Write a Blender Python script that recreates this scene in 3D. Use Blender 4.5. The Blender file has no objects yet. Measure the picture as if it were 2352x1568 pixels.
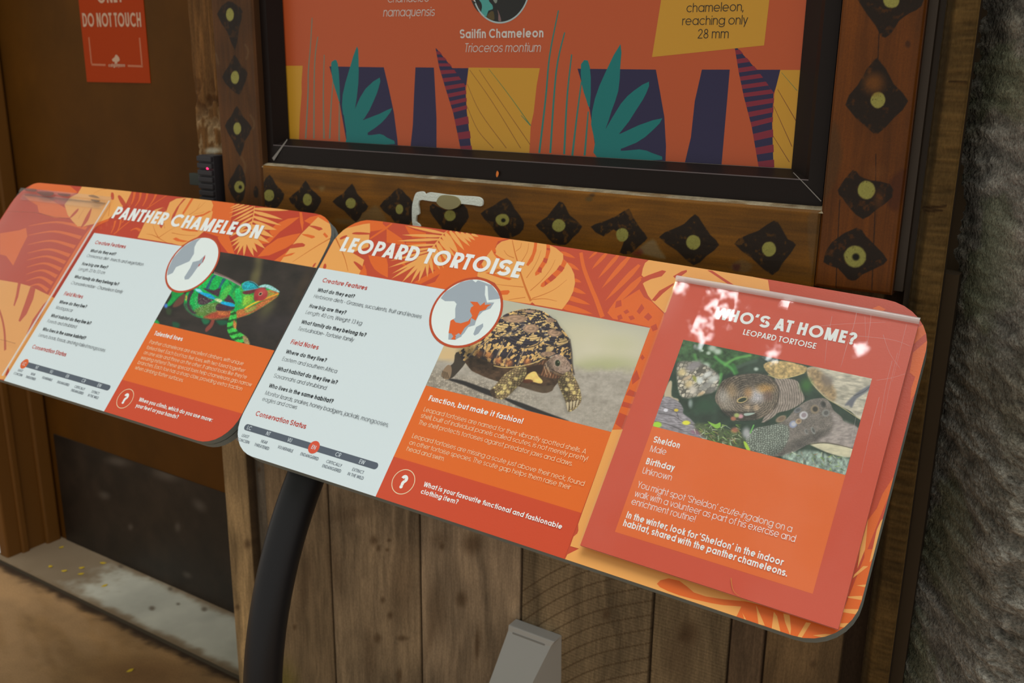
import bpy, math, random
import numpy as np
from mathutils import Vector, Matrix
from mathutils.geometry import tessellate_polygon
random.seed(4); rng = np.random.default_rng(11)
scene = bpy.context.scene; col = scene.collection
# ------------------------------------------------------------------ camera
EYE = np.array([0., 0., 1.5])                       # eye height above the floor, wall about 1.4 m ahead
ROT = np.array([[.8416374, .5399158, .0117253], [.1538709, -.2189338, -.9635309], [-.5176584, .8127478, -.2673402]])
FOC, CX, CY = 2173.4656, 1176., 784.                # focal length and centre for a 2352 px wide frame
cam = bpy.data.cameras.new('camera'); camo = bpy.data.objects.new('camera', cam); col.objects.link(camo)
cam.sensor_width = 36; cam.lens = 36 * FOC / 2352; cam.clip_start = .05
r_, d_, f_ = ROT
camo.matrix_world = Matrix(((r_[0], -d_[0], -f_[0], EYE[0]), (r_[1], -d_[1], -f_[1], EYE[1]), (r_[2], -d_[2], -f_[2], EYE[2]), (0, 0, 0, 1)))
cam.dof.use_dof = True; cam.dof.focus_distance = 1.27; cam.dof.aperture_fstop = 7.0
scene.camera = camo
vs = scene.view_settings
vs.view_transform = 'Standard'; vs.look = 'None'; vs.gamma = 1; vs.use_curve_mapping = False; vs.exposure = 0.10
# ------------------------------------------------------------------ sky seen through a tree canopy
world = bpy.data.worlds.new('world'); scene.world = world; world.use_nodes = True
def build_world():
    nt = world.node_tree; nt.nodes.clear(); N = nt.nodes.new; L = nt.links.new
    out = N('ShaderNodeOutputWorld'); bg = N('ShaderNodeBackground'); L(bg.outputs[0], out.inputs[0])
    tc = N('ShaderNodeTexCoord'); g = tc.outputs['Generated']
    sep = N('ShaderNodeSeparateXYZ'); L(g, sep.inputs[0])
    def noise(scale, detail, rough=.6):
        n = N('ShaderNodeTexNoise'); n.inputs['Scale'].default_value = scale; n.inputs['Detail'].default_value = detail
        n.inputs['Roughness'].default_value = rough; L(g, n.inputs['Vector']); return n.outputs['Fac']
    def mr(v, a, b, c=0., d=1., smooth=True):
        m = N('ShaderNodeMapRange'); m.interpolation_type = 'SMOOTHSTEP' if smooth else 'LINEAR'
        L(v, m.inputs[0]); m.inputs[1].default_value = a; m.inputs[2].default_value = b; m.inputs[3].default_value = c; m.inputs[4].default_value = d
        return m.outputs[0]
    def ma(op, a, b):
        m = N('ShaderNodeMath'); m.operation = op
        for i, v in enumerate((a, b)):
            if isinstance(v, (int, float)): m.inputs[i].default_value = v
            else: L(v, m.inputs[i])
        return m.outputs[0]
    def mix(f, a, b):
        m = N('ShaderNodeMix'); m.data_type = 'RGBA'; L(f, m.inputs['Factor'])
        for v, s in ((a, 6), (b, 7)):
            if isinstance(v, tuple): m.inputs[s].default_value = v + (1,)
            else: L(v, m.inputs[s])
        return m.outputs[2]
    leaf = mr(noise(9, 4), .38, .62)
    canopy = mix(leaf, (.16, .18, .12), (.52, .56, .46))
    # open sky between the crowns, behind and above the visitor
    spots = ((-.200, -.370, .906, .036), (-.2169, -.3953, .8926, .026), (-.1243, -.3575, .9256, .016), (-.1252, -.4114, .9028, .018),
             (-.0255, -.3913, .9199, .013), (-.2579, -.3521, .8997, .016))
    tot = None
    for x, y, z, rad in spots:
        dt = N('ShaderNodeVectorMath'); dt.operation = 'DISTANCE'; L(g, dt.inputs[0]); dt.inputs[1].default_value = (x, y, z)
        m = mr(dt.outputs['Value'], rad, rad * .2); tot = m if tot is None else ma('MAXIMUM', tot, m)
    holes = mr(ma('ADD', ma('MULTIPLY', noise(105, 3, .7), 1.0), ma('MULTIPLY', tot, .20)), .64, .72)
    holes = ma('MULTIPLY', holes, mr(tot, .0, .25))
    glow = N('ShaderNodeVectorMath'); glow.operation = 'DISTANCE'; L(g, glow.inputs[0]); glow.inputs[1].default_value = (-.318, -.346, .883)
    side = N('ShaderNodeVectorMath'); side.operation = 'DISTANCE'; L(g, side.inputs[0]); side.inputs[1].default_value = (-.56, -.512, .65)
    up = mr(sep.outputs['Z'], -.05, .9)
    c = mix(up, (.52, .50, .455), canopy)
    c = mix(mr(glow.outputs['Value'], .085, .0), c, (5.5, 5.6, 5.4))
    c = mix(mr(side.outputs['Value'], .13, .02), c, (2.4, 2.5, 2.5))
    c = mix(holes, c, (24., 25., 25.))
    L(c, bg.inputs[0]); bg.inputs[1].default_value = 1.0
build_world()
sun = bpy.data.lights.new('overcast_daylight', 'SUN'); sun.energy = 1.55; sun.angle = math.radians(32); sun.color = (.97, 1., 1.)
suno = bpy.data.objects.new('overcast_daylight', sun); col.objects.link(suno)
suno.rotation_euler = Vector((-.16, .06, -1.)).to_track_quat('-Z', 'Y').to_euler()
suno.location = (0, -.5, 4)

# ------------------------------------------------------------------ helpers
def tag(o, label=None, cat=None, group=None, kind=None):
    for k, v in (('label', label), ('category', cat), ('group', group), ('kind', kind)):
        if v: o[k] = v
    return o
def empty(name, loc, *a, **k):
    o = bpy.data.objects.new(name, None); col.objects.link(o); o.location = loc; o.empty_display_size = .05
    return tag(o, *a, **k)
def lin(c):
    c = np.asarray(c, float) / 255.; return np.where(c <= .04045, c / 12.92, ((np.maximum(c, 0) + .055) / 1.055) ** 2.4)
ILL = .86
def alb(r, g, b, k=1.):
    return tuple(np.clip(lin((r, g, b)) / ILL * k, 0, .95)) + (1.,)
def mat(name, color, rough=.5, spec=.5, metal=0., bump=None, emit=None, grain=None):
    m = bpy.data.materials.new(name); m.use_nodes = True; nt = m.node_tree; p = nt.nodes['Principled BSDF']
    if color == 'attr':
        a = nt.nodes.new('ShaderNodeAttribute'); a.attribute_name = 'Col'; src = a.outputs['Color']
        if grain:
            tc = nt.nodes.new('ShaderNodeTexCoord'); gm = nt.nodes.new('ShaderNodeMapping'); gm.inputs['Scale'].default_value = grain[0]; gn = nt.nodes.new('ShaderNodeTexNoise'); gn.inputs['Scale'].default_value = 1; gn.inputs['Detail'].default_value = 5; gn.inputs['Roughness'].default_value = .65
            gr = nt.nodes.new('ShaderNodeMapRange'); gr.inputs[1].default_value = .3; gr.inputs[2].default_value = .7; gr.inputs[3].default_value = 1 - grain[1]; gr.inputs[4].default_value = 1 + grain[1]; gx = nt.nodes.new('ShaderNodeVectorMath'); gx.operation = 'SCALE'
            nt.links.new(tc.outputs['Object'], gm.inputs['Vector']); nt.links.new(gm.outputs[0], gn.inputs['Vector']); nt.links.new(gn.outputs['Fac'], gr.inputs[0]); nt.links.new(src, gx.inputs[0]); nt.links.new(gr.outputs[0], gx.inputs['Scale']); src = gx.outputs[0]
        nt.links.new(src, p.inputs['Base Color'])
    else: p.inputs['Base Color'].default_value = color
    p.inputs['Roughness'].default_value = rough; p.inputs['Specular IOR Level'].default_value = spec; p.inputs['Metallic'].default_value = metal
    if emit: p.inputs['Emission Color'].default_value = emit; p.inputs['Emission Strength'].default_value = 3
    if bump:
        tc = nt.nodes.new('ShaderNodeTexCoord'); n = nt.nodes.new('ShaderNodeTexNoise'); b = nt.nodes.new('ShaderNodeBump')
        n.inputs['Scale'].default_value = bump[0]; n.inputs['Detail'].default_value = 3; b.inputs['Strength'].default_value = bump[1]; b.inputs['Distance'].default_value = bump[2]
        nt.links.new(tc.outputs['Object'], n.inputs['Vector']); nt.links.new(n.outputs['Fac'], b.inputs['Height']); nt.links.new(b.outputs['Normal'], p.inputs['Normal'])
    return m
INK = {}
def ink(r, g, b, k=1.):                              # printed laminate in one colour: slightly dimpled satin film
    key = (r, g, b, k)
    if key not in INK: INK[key] = mat('print_%d_%d_%d' % (r, g, b), alb(r, g, b, k), .34, .45, bump=(420, .14, .0006))
    return INK[key]

class Surf:
    """A plane (or gently bowed sheet) in the place: origin T, axes u v, normal n, bow k."""
    def __init__(s, T, u, v, k=0.):
        s.T, s.u, s.v, s.k = np.array(T, float), np.array(u, float), np.array(v, float), k; s.n = np.cross(s.u, s.v)
    def P(s, a, b, off=0.):
        a = np.asarray(a, float); b = np.asarray(b, float)
        return s.T + a[..., None] * s.u + b[..., None] * s.v + (off - s.k * a * a)[..., None] * s.n
    def uv(s, pts, off=0.):
        p = np.atleast_2d(np.array(pts, float)); d = np.c_[(p - (CX, CY)) / FOC, np.ones(len(p))] @ ROT
        h = np.full(len(p), off); T = s.T - EYE
        for _ in range(9 if s.k else 1):
            X = d * ((T @ s.n + h) / (d @ s.n))[:, None] - T; a, b = X @ s.u, X @ s.v; h = off - s.k * a * a
        return np.c_[a, b]
def project(X):
    c = (np.asarray(X) - EYE) @ ROT.T; return CX + FOC * c[..., 0] / c[..., 2], CY + FOC * c[..., 1] / c[..., 2]
def wall_at(y): return Surf((0, y, 0), (1, 0, 0), (0, 0, 1))          # uv = (x, z); normal towards the visitor
def pp(x, y, depth): a, b = wall_at(depth).uv([(x, y)])[0]; return a, b
def crop(x0, y0, sc, s):                              # "x y x y ..." read off an enlarged detail -> frame coordinates
    n = np.array([float(t) for t in s.replace(',', ' ').split()]).reshape(-1, 2); return n * sc + (x0, y0)
def smooth(p, n=4, closed=True):
    p = np.asarray(p, float); N = len(p); out = []
    for i in range(N if closed else N - 1):
        q = [p[(i + j) % N] if closed else p[min(max(i + j, 0), N - 1)] for j in (-1, 0, 1, 2)]
        for t in np.arange(n) / n:
            out.append(.5 * (2 * q[1] + (q[2] - q[0]) * t + (2 * q[0] - 5 * q[1] + 4 * q[2] - q[3]) * t * t + (3 * q[1] - q[0] - 3 * q[2] + q[3]) * t ** 3))
    if not closed: out.append(p[-1])
    return np.array(out)

STEP = .025
def clip_convex(q, c):                                # keep what lies inside the convex outline c (counter-clockwise)
    for i in range(len(c)):
        A, B = c[i], c[(i + 1) % len(c)]; n = np.array([-(B - A)[1], (B - A)[0]]); dd = (q - A) @ n
        if (dd >= 0).all(): continue
        r = []
        for j in range(len(q)):
            k = (j + 1) % len(q)
            if dd[j] >= 0: r.append(q[j])
            if dd[j] * dd[k] < 0: r.append(q[j] + (q[k] - q[j]) * (dd[j] / (dd[j] - dd[k])))
        q = np.array(r)
        if len(q) < 3: return q
    return q
def rounded(a0, b0, a1, b1, r, n=8):
    out = []
    for cx, cy, s in ((a1 - r, b1 - r, 0), (a0 + r, b1 - r, 90), (a0 + r, b0 + r, 180), (a1 - r, b0 + r, 270)):
        t = np.radians(np.linspace(s, s + 90, n)); out += list(np.c_[cx + r * np.cos(t), cy + r * np.sin(t)])
    return np.array(out)
class Art:
    """Flat printed shapes lying on a Surf, collected into one mesh."""
    def __init__(s, surf, clip=None): s.clip = clip; s.s = surf; s.V = []; s.F = []; s.M = []; s.mats = []
    def mi(s, m):
        if m not in s.mats: s.mats.append(m)
        return s.mats.index(m)
    def add(s, pts, off, m):
        x, y = pts[:, 0], pts[:, 1]
        if (x * np.roll(y, -1) - np.roll(x, -1) * y).sum() < 0: pts = pts[::-1]
        b = len(s.V); s.V += [tuple(x) for x in s.s.P(pts[:, 0], pts[:, 1], off * (.4 if s.s.k else .2))]; s.F.append(tuple(range(b, b + len(pts)))); s.M.append(s.mi(m))
    def poly(s, pts, off, m):                         # pts in uv; cut along the bow so that layers never cross
        pts = np.asarray(pts, float)
        if len(pts) < 3: return
        s.cnt = getattr(s, 'cnt', 0) + 1; off = off + (s.cnt % 12) * (.000006 if s.s.k else .00002)   # overlapping inks never share a level
        for tri in tessellate_polygon([[Vector((p[0], p[1], 0)) for p in pts]]):
            t = pts[list(tri)]
            (a, b), (c, d), (e, f) = t
            ar = (c - a) * (f - b) - (e - a) * (d - b)
            if abs(ar) < 1e-11: continue
            if ar < 0: t = t[::-1]
            if s.clip is not None:
                t = clip_convex(t, s.clip)
                if len(t) < 3: continue
            if s.s.k == 0: s.add(t, off, m); continue
            i0, i1 = math.floor(t[:, 0].min() / STEP), math.floor(t[:, 0].max() / STEP - 1e-9)
            for i in range(i0, i1 + 1):
                q = t
                for lim, sg in ((i * STEP, 1), ((i + 1) * STEP, -1)):
                    r = []
                    for j in range(len(q)):
                        A, B = q[j], q[(j + 1) % len(q)]; da, db = sg * (A[0] - lim), sg * (B[0] - lim)
                        if da >= 0: r.append(A)
                        if (da > 0 > db) or (da < 0 < db): r.append(A + (B - A) * (da / (da - db)))
                    q = np.array(r)
                    if len(q) < 3: break
                if len(q) >= 3: s.add(q, off, m)
    def px(s, pts, off, m, sm=0): p = s.s.uv(pts); s.poly(smooth(p, sm) if sm else p, off, m)
    def rect(s, a0, b0, a1, b1, off, m): s.poly(np.array([(a0, b0), (a1, b0), (a1, b1), (a0, b1)]), off, m)
    def ellipse(s, cx, cy, rx, ry, off, m, n=56, hole=0.):
        t = np.linspace(0, 2 * math.pi, n, endpoint=False); o = np.c_[cx + rx * np.cos(t), cy + ry * np.sin(t)]
        if not hole: s.poly(o, off, m); return
        i = np.c_[cx + rx * hole * np.cos(t), cy + ry * hole * np.sin(t)]
        for j in range(n): k = (j + 1) % n; s.poly(np.array([o[j], o[k], i[k], i[j]]), off, m)
    def taper(s, pts, w0, w1, off, m, px=True, sm=5):  # brush line from width w0 to w1 (uv units)
        p = s.s.uv(pts) if px else np.asarray(pts, float)
        if len(p) > 2 and sm: p = smooth(p, sm, False)
        d = np.gradient(p, axis=0); d /= np.linalg.norm(d, axis=1)[:, None] + 1e-12; nn = np.c_[-d[:, 1], d[:, 0]]
        w = np.linspace(w0, w1, len(p))[:, None] / 2; a, b = p + nn * w, p - nn * w
        for j in range(len(p) - 1): s.poly(np.array([b[j], b[j + 1], a[j + 1], a[j]]), off, m)
    def leaflet(s, base, tip, w, off, m):              # frond leaflet, given in frame coordinates, widest near its base
        a, b = s.s.uv([base, tip]); d = b - a; L = np.linalg.norm(d); n = np.array([-d[1], d[0]]) / (L + 1e-9)
        f = ((0, .5), (.25, 1.), (.5, .92), (.75, .6), (1, 0)); w = w / 2
        up = [a + d * t + n * w * k for t, k in f]; dn = [a + d * t - n * w * k for t, k in f[:-1]]
        s.poly(np.array(up + dn[::-1]), off, m)
    def build(s, name, parent=None):
        me = bpy.data.meshes.new(name); me.from_pydata(s.V, [], s.F)
        for m in s.mats: me.materials.append(m)
        me.polygons.foreach_set('material_index', s.M); me.update()
        o = bpy.data.objects.new(name, me); col.objects.link(o); put(o, parent); return o
def put(o, parent):
    if parent: o.parent = parent; o.matrix_parent_inverse = parent.matrix_basis.inverted()
def mesh(name, V, F, m, parent=None, smooth_=False, mi=None):
    me = bpy.data.meshes.new(name); me.from_pydata([tuple(v) for v in V], [], F)
    for x in (m if isinstance(m, (list, tuple)) else [m]): me.materials.append(x)
    if mi: me.polygons.foreach_set('material_index', mi)
    if smooth_: me.polygons.foreach_set('use_smooth', [True] * len(F))
    me.update(); o = bpy.data.objects.new(name, me); col.objects.link(o); put(o, parent); return o
def box(x0, x1, y0, y1, z0, z1):
    V = [(x, y, z) for x in (x0, x1) for y in (y0, y1) for z in (z0, z1)]
    return V, [(0, 1, 3, 2), (4, 6, 7, 5), (0, 4, 5, 1), (2, 3, 7, 6), (0, 2, 6, 4), (1, 5, 7, 3)]
def boxes(name, L, m, parent=None, bev=0.):
    V, F = [], []
    for b in L: v, f = box(*b); F += [tuple(i + len(V) for i in q) for q in f]; V += v
    o = mesh(name, V, F, m, parent)
    if bev: md = o.modifiers.new('soft_edges', 'BEVEL'); md.width = bev; md.segments = 2
    return o
# ------------------------------------------------------------------ geometric sans lettering, drawn stroke by stroke (cap height = 1)
XH, DS = .735, -.26
def arc(cx, cy, rx, ry, a0, a1, n=None):
    n = n or max(5, int(abs(a1 - a0) / 15) + 1); t = np.radians(np.linspace(a0, a1, n)); return np.c_[cx + rx * np.cos(t), cy + ry * np.sin(t)]
def glyph(c, w):
    h = w / 2; sb = .055 + .02 * (w > .12); S = []
    def l(*p): S.append(np.array(p, float).reshape(-1, 2))
    def A(*a): S.append(arc(*a))
    def q(x0, y0, x1, y1):                              # diagonal stem with level ends, outer faces at x0 / x1
        k = h * math.hypot(x1 - x0, y1 - y0) / abs(y1 - y0); S.append(('q', [(x0 - k, y0), (x0 + k, y0), (x1 + k, y1), (x1 - k, y1)]))
    def dot(x, y, r=None): r = r or max(w * .56, .055); S.append(('q', [tuple(p) for p in arc(x, y, r, r, 0, 330, 12)]))
    R = .372; o = (sb + R, XH / 2, R - h, XH / 2 - h)
    if c == ' ': return .30, S
    if c in 'abdpqgoec':
        if c == 'c': A(*o, 42, 318); return sb * 1.6 + 1.82 * R, S
        if c == 'e': A(*o, 0, 318); l(sb + h, XH / 2, sb + 2 * R - h * .5, XH / 2); return sb * 2 + 2 * R, S
        A(*o, 0, 360)
        if c == 'o': return sb * 2 + 2 * R, S
        x = sb + (h if c in 'bp' else 2 * R - h)
        if c == 'g': l(x, XH, x, DS + .25); A(sb + R, DS + .26, R - h, .26 - h, 0, -160)
        else: l(x, {'b': 0, 'd': 0, 'a': 0}.get(c, DS), x, 1. if c in 'bd' else XH)
        return sb * 2 + 2 * R, S
    if c in 'hnmur':
        x = sb + h; W = .56 - .0 * w
        if c == 'u':
            r = W / 2 - h; l(x, XH, x, r + h); A(x + r, r + h, r, r, 180, 360); l(x + 2 * r, XH, x + 2 * r, 0); return W + 2 * sb, S
        l(x, 0, x, 1. if c == 'h' else XH)
        if c == 'r': A(x + .25, XH - h - .21, .25, .21, 180, 78); return .335 + sb, S
        if c == 'm':
            r = .205 + .0 * w
            for k in (0, 1): cx = x + r + 2 * r * k; A(cx, XH - h - r, r, r, 180, 0); l(cx + r, XH - h - r, cx + r, 0)
            return 4 * r + w + 2 * sb, S
        r = W / 2 - h; A(x + r, XH - h - r, r, r, 180, 0); l(x + 2 * r, XH - h - r, x + 2 * r, 0); return W + 2 * sb, S
    if c in 'il': l(sb + h, 0, sb + h, 1. if c == 'l' else XH); (c == 'i') and dot(sb + h, .93); return 2 * sb + w, S
    if c == 'j': l(sb + h + .04, XH, sb + h + .04, DS + .12); A(sb + h - .06, DS + .12, .10, .12 - h, 0, -90); dot(sb + h + .04, .93); return 2 * sb + w + .03, S
    if c == 'k': l(sb + h, 0, sb + h, 1.); q(sb + w, .34, sb + .5 - h, XH); q(sb + .52 - h, 0, sb + w + .06, .42); return sb + .54, S
    if c == 't': l(sb + .11 + h, 0, sb + .11 + h, .98); l(sb - .02, XH - h, sb + .30 + h, XH - h); return .36 + w * .6, S
    if c == 'f': x = sb + .09 + h; l(x, 0, x, .80); A(x + .16, .80, .16, .20 - h, 180, 60); l(sb - .03, XH - h, sb + .27 + h, XH - h); return .34 + w * .5, S
    if c == 's' or c == 'S':
        T, rx = (XH, .205) if c == 's' else (1., .275); ry = (T - w) / 4; cx = sb + rx + h * .6
        A(cx, T - h - ry, rx, ry, 28, 262); A(cx, h + ry, rx, ry, 82, -152); return 2 * cx, S
    if c in 'vV': T, W = (XH, .56) if c == 'v' else (1., .68); q(sb + W / 2 - h * .2, 0, sb + h, T); q(sb + W / 2 + h * .2, 0, sb + W - h, T); return W + .06, S
    if c in 'wW':
        T, W = (XH, .86) if c == 'w' else (1., 1.02)
        for a, b in ((.26, .05), (.28, .5), (.73, .5), (.75, .95)): q(.03 + a * W, 0, .03 + b * W, T)
        return W + .06, S
    if c in 'xX': T, W = (XH, .54) if c == 'x' else (1., .66); q(.05 + h, 0, .05 + W - h, T); q(.05 + W - h, 0, .05 + h, T); return W + .1, S
    if c == 'y': q(.03 + .28, .05, .03 + h, XH); q(.03 + .16, DS, .03 + .56 - h, XH); return .6, S
    if c in 'zZ': T, W = (XH, .46) if c == 'z' else (1., .56); l(sb, T - h, sb + W, T - h); l(sb, h, sb + W, h); q(sb + h * 1.3, h, sb + W - h * 1.3, T - h); return W + 2 * sb, S
    Rc = .50
    if c == 'O' or c == 'Q': A(sb + Rc, .5, Rc - h, .5 - h, 0, 360); (c == 'Q') and q(sb + .92, -.02, sb + .62, .3); return 2 * Rc + 2 * sb, S
    if c == 'C': A(sb + Rc, .5, Rc - h, .5 - h, 44, 316); return 1.78 * Rc + 1.6 * sb, S
    if c == 'G': A(sb + Rc, .5, Rc - h, .5 - h, 44, 352); l(sb + Rc, .44, sb + 2 * Rc, .44); return 2 * Rc + 1.8 * sb, S
    if c == 'A': W = .74; q(.03 + h, 0, .03 + W / 2, 1.); q(.03 + W - h, 0, .03 + W / 2, 1.); l(.03 + W * .2, .28, .03 + W * .8, .28); return W + .06, S
    x = sb + h
    if c == 'B': l(x, 0, x, 1.); [(l(sb, y0, sb + .27, y0), ) for y0 in (h, .53, 1 - h)]; A(sb + .27, (1 + .53 - h) / 2, .19, (.47 - h) / 2, 90, -90); A(sb + .27, (.53 + h) / 2, .23, (.53 - h) / 2, 90, -90); return .52 + h + 2 * sb, S
    if c == 'D': l(x, 0, x, 1.); l(sb, h, sb + .28, h); l(sb, 1 - h, sb + .28, 1 - h); A(sb + .28, .5, .43 - h, .5 - h, 90, -90); return .72 + 1.7 * sb, S
    if c in 'EF':
        W = .46; l(x, 0, x, 1.); l(sb, 1 - h, sb + W, 1 - h); l(sb, .51, sb + W * .94, .51); (c == 'E') and l(sb, h, sb + W, h); return W + 1.7 * sb, S
    if c == 'H': W = .62; l(x, 0, x, 1.); l(sb + W - h, 0, sb + W - h, 1.); l(x, .52, sb + W - h, .52); return W + 2 * sb, S
    if c == 'I': l(x, 0, x, 1.); return w + 2 * sb, S
    if c == 'J': l(sb + .36 - h, 1., sb + .36 - h, .2); A(sb + .18, .2, .18 - h, .2 - h, 0, -180); return .36 + 2 * sb, S
    if c == 'K': l(x, 0, x, 1.); q(sb + w, .42, sb + .58 - h, 1.); q(sb + .62 - h, 0, sb + w + .08, .52); return .66 + sb, S
    if c == 'L': l(x, 0, x, 1.); l(sb, h, sb + .42, h); return .42 + 1.6 * sb, S
    if c == 'M': W = .84; l(x, 0, x, 1.); l(sb + W - h, 0, sb + W - h, 1.); q(sb + W / 2, .0, x + h * .35, 1.); q(sb + W / 2, .0, sb + W - h - h * .35, 1.); return W + 2 * sb, S
    if c == 'N': W = .66; l(x, 0, x, 1.); l(sb + W - h, 0, sb + W - h, 1.); q(sb + W - h * 1.25, 0, x + h * .25, 1.); return W + 2 * sb, S
    if c in 'PR':
        l(x, 0, x, 1.); l(sb, 1 - h, sb + .28, 1 - h); l(sb, .43, sb + .28, .43); A(sb + .28, (1.43 - h) / 2, .24, (.57 - h) / 2, 90, -90)
        if c == 'R': q(sb + .52 - h, 0, sb + .24, .43)
        return .54 + h * .5 + 1.6 * sb, S
    if c == 'T': W = .50; l(.02, 1 - h, .02 + W, 1 - h); l(.02 + W / 2, 0, .02 + W / 2, 1.); return W + .04, S
    if c == 'U': W = .58; r = W / 2 - h; l(x, 1., x, W / 2); A(sb + W / 2, W / 2, r, W / 2 - h, 180, 360); l(sb + W - h, 1., sb + W - h, W / 2); return W + 2 * sb, S
    if c == 'Y': W = .62; q(.03 + W / 2, .4, .03 + h, 1.); q(.03 + W / 2, .4, .03 + W - h, 1.); l(.03 + W / 2, 0, .03 + W / 2, .46); return W + .06, S
    if c == '0': A(sb + .29, .5, .29 - h, .5 - h, 0, 360); return .58 + 2 * sb, S
    if c == '1': l(sb + .2, 0, sb + .2, 1.); l(sb + .03, 1 - h, sb + .2, 1 - h); return .38 + 2 * sb, S
    if c == '2': A(sb + .27, .73, .26 - h, .27 - h, 175, -35); q(sb + h * 1.4, w, sb + .27 + (.26 - h) * .8, .58); l(sb, h, sb + .55, h); return .56 + 2 * sb, S
    if c == '3': A(sb + .24, .74, .22 - h * .8, .26 - h, 150, -80); A(sb + .24, .27, .27 - h * .8, .27 - h, 85, -150); return .54 + 2 * sb, S
    if c == '4': l(sb + .42, 0, sb + .42, 1.); q(sb + h, .26, sb + .40, .98); l(sb, .25, sb + .56, .25); return .58 + 2 * sb, S
    if c == '5': A(sb + .26, .33, .28 - h, .33 - h, 120, -150); l(sb + .12, .58, sb + .16, 1.); l(sb + .12, 1 - h, sb + .5, 1 - h); return .56 + 2 * sb, S
    if c == '8': A(sb + .28, .75, .21 - h * .7, .25 - h, 0, 360); A(sb + .28, .27, .28 - h, .27 - h, 0, 360); return .56 + 2 * sb, S
    if c in '.,:;!':
        k = sb + h; r = max(w * .56, .055)
        if c in '.:!,': dot(k, r)
        if c == ',': q(k - .05, -.14, k + .02, .08)
        if c == ':': dot(k, XH - r)
        if c == '!': l(k, .25, k, 1.)
        return 2 * sb + w, S
    if c == '?': A(sb + .28, .71, .28 - h, .29 - h, 175, -62); l(sb + .28 + (.28 - h) * .47, .71 - (.29 - h) * .88, sb + .28, .42, sb + .28, .25); dot(sb + .28, max(w * .56, .055)); return .56 + 2 * sb, S
    if c in "’'‘": q(sb + .02, .72, sb + .08, 1.); return .1 + w * .5 + 2 * sb, S
    if c in '-–': W = .28 if c == '-' else .42; l(sb, .36, sb + W, .36); return W + 2 * sb, S
    return .5, S
def ribbon(p, h):
    d = np.diff(p, axis=0); d /= np.linalg.norm(d, axis=1)[:, None] + 1e-12; n = np.c_[-d[:, 1], d[:, 0]]
    if np.allclose(p[0], p[-1]) and len(p) > 3:
        e = np.vstack([(n[0] + n[-1]), n[:-1] + n[1:], (n[0] + n[-1])])
    else: e = np.vstack([n[0], n[:-1] + n[1:], n[-1]])
    e = e / (np.linalg.norm(e, axis=1)[:, None] + 1e-9); return p + e * h, p - e * h
def width(txt, w): return sum(glyph(c, w)[0] for c in txt)
SIZES = []
def set_text(art, txt, w, off, m, p0, p1=None, cap=None, slant=0., px=True, centre=False, style=''):
    """Set a line on art's surface: baseline from p0 to p1 (frame px), cap height in metres."""
    W = width(txt, w) - .1
    pts = [p0] if p1 is None else [p0, p1]
    uv = art.s.uv(pts) if px else np.array(pts, float)
    if p1 is None: d = np.array([1., 0.]); L = W * cap
    else: d = uv[1] - uv[0]; L = np.linalg.norm(d); d = d / L; SIZES.append((style, round(L / W, 5), txt[:20])); cap = cap or L / W
    o = uv[0] - (d * L / 2 + np.array([-d[1], d[0]]) * cap / 2 if centre else 0)
    nrm = np.array([-d[1], d[0]]); kx = L / W; x = -.05; h = w / 2
    def T(P): P = np.asarray(P, float); return o + (P[:, :1] + x) * kx * d + P[:, 1:] * (cap * nrm + slant * cap * d)
    for c in txt:
        adv, S = glyph(c, w)
        for s in S:
            off += .00003
            if isinstance(s, tuple): art.add(T(s[1]), off, m)
            else:
                a, b = ribbon(s, h)
                for j in range(len(s) - 1): art.add(T([b[j], b[j + 1], a[j + 1], a[j]]), off, m)
        x += adv
# ------------------------------------------------------------------ the two reading boards
RS = Surf((-.6799381, 1.138538, 1.5 - .4303988), (.9986086, .0359648, -.038566), (.0052391, .6600571, .7511971), .0477379)
_a, _b, _g = .8540868, -.0000173, .0023159
def axes(a, b, g):
    u = np.array([1., 0, 0]); v = np.array([0, math.cos(a), math.sin(a)]); Rz = np.array([[math.cos(b), -math.sin(b), 0], [math.sin(b), math.cos(b), 0], [0, 0, 1]])
    u, v = Rz @ u, Rz @ v; return math.cos(g) * u + math.sin(g) * v, -math.sin(g) * u + math.cos(g) * v
LS = Surf((-1.6837925, 1.1213931, 1.5 - .4159727), *axes(_a, _b, _g), .0331146)
HW, HH, CR, TH = .5, .23185, .064, .025
OUTL = rounded(-HW, -HH, HW, HH, CR, 9)
WHITE = ink(212, 222, 228); DRED = ink(193, 70, 42); ORNG = ink(222, 100, 34); LORG = ink(236, 162, 86); BORD = ink(186, 72, 38)
VEIN = ink(205, 110, 40); CAPT = ink(224, 102, 30); BAND = ink(203, 70, 38); SLATE = ink(82, 90, 104); MAPG = ink(158, 168, 180)
INKK = ink(30, 34, 42); TXTG = ink(62, 66, 76); HEADR = ink(190, 48, 32); WTXT = ink(242, 240, 238); PALE = ink(250, 214, 178); SEA = ink(226, 234, 238)
edge_grey = mat('board_edge_grey', alb(122, 128, 126), .5, .3); edge_line = mat('board_edge_seam', alb(60, 62, 62), .6, .2)
back_dark = mat('board_back', alb(70, 62, 54), .7, .2)

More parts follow.
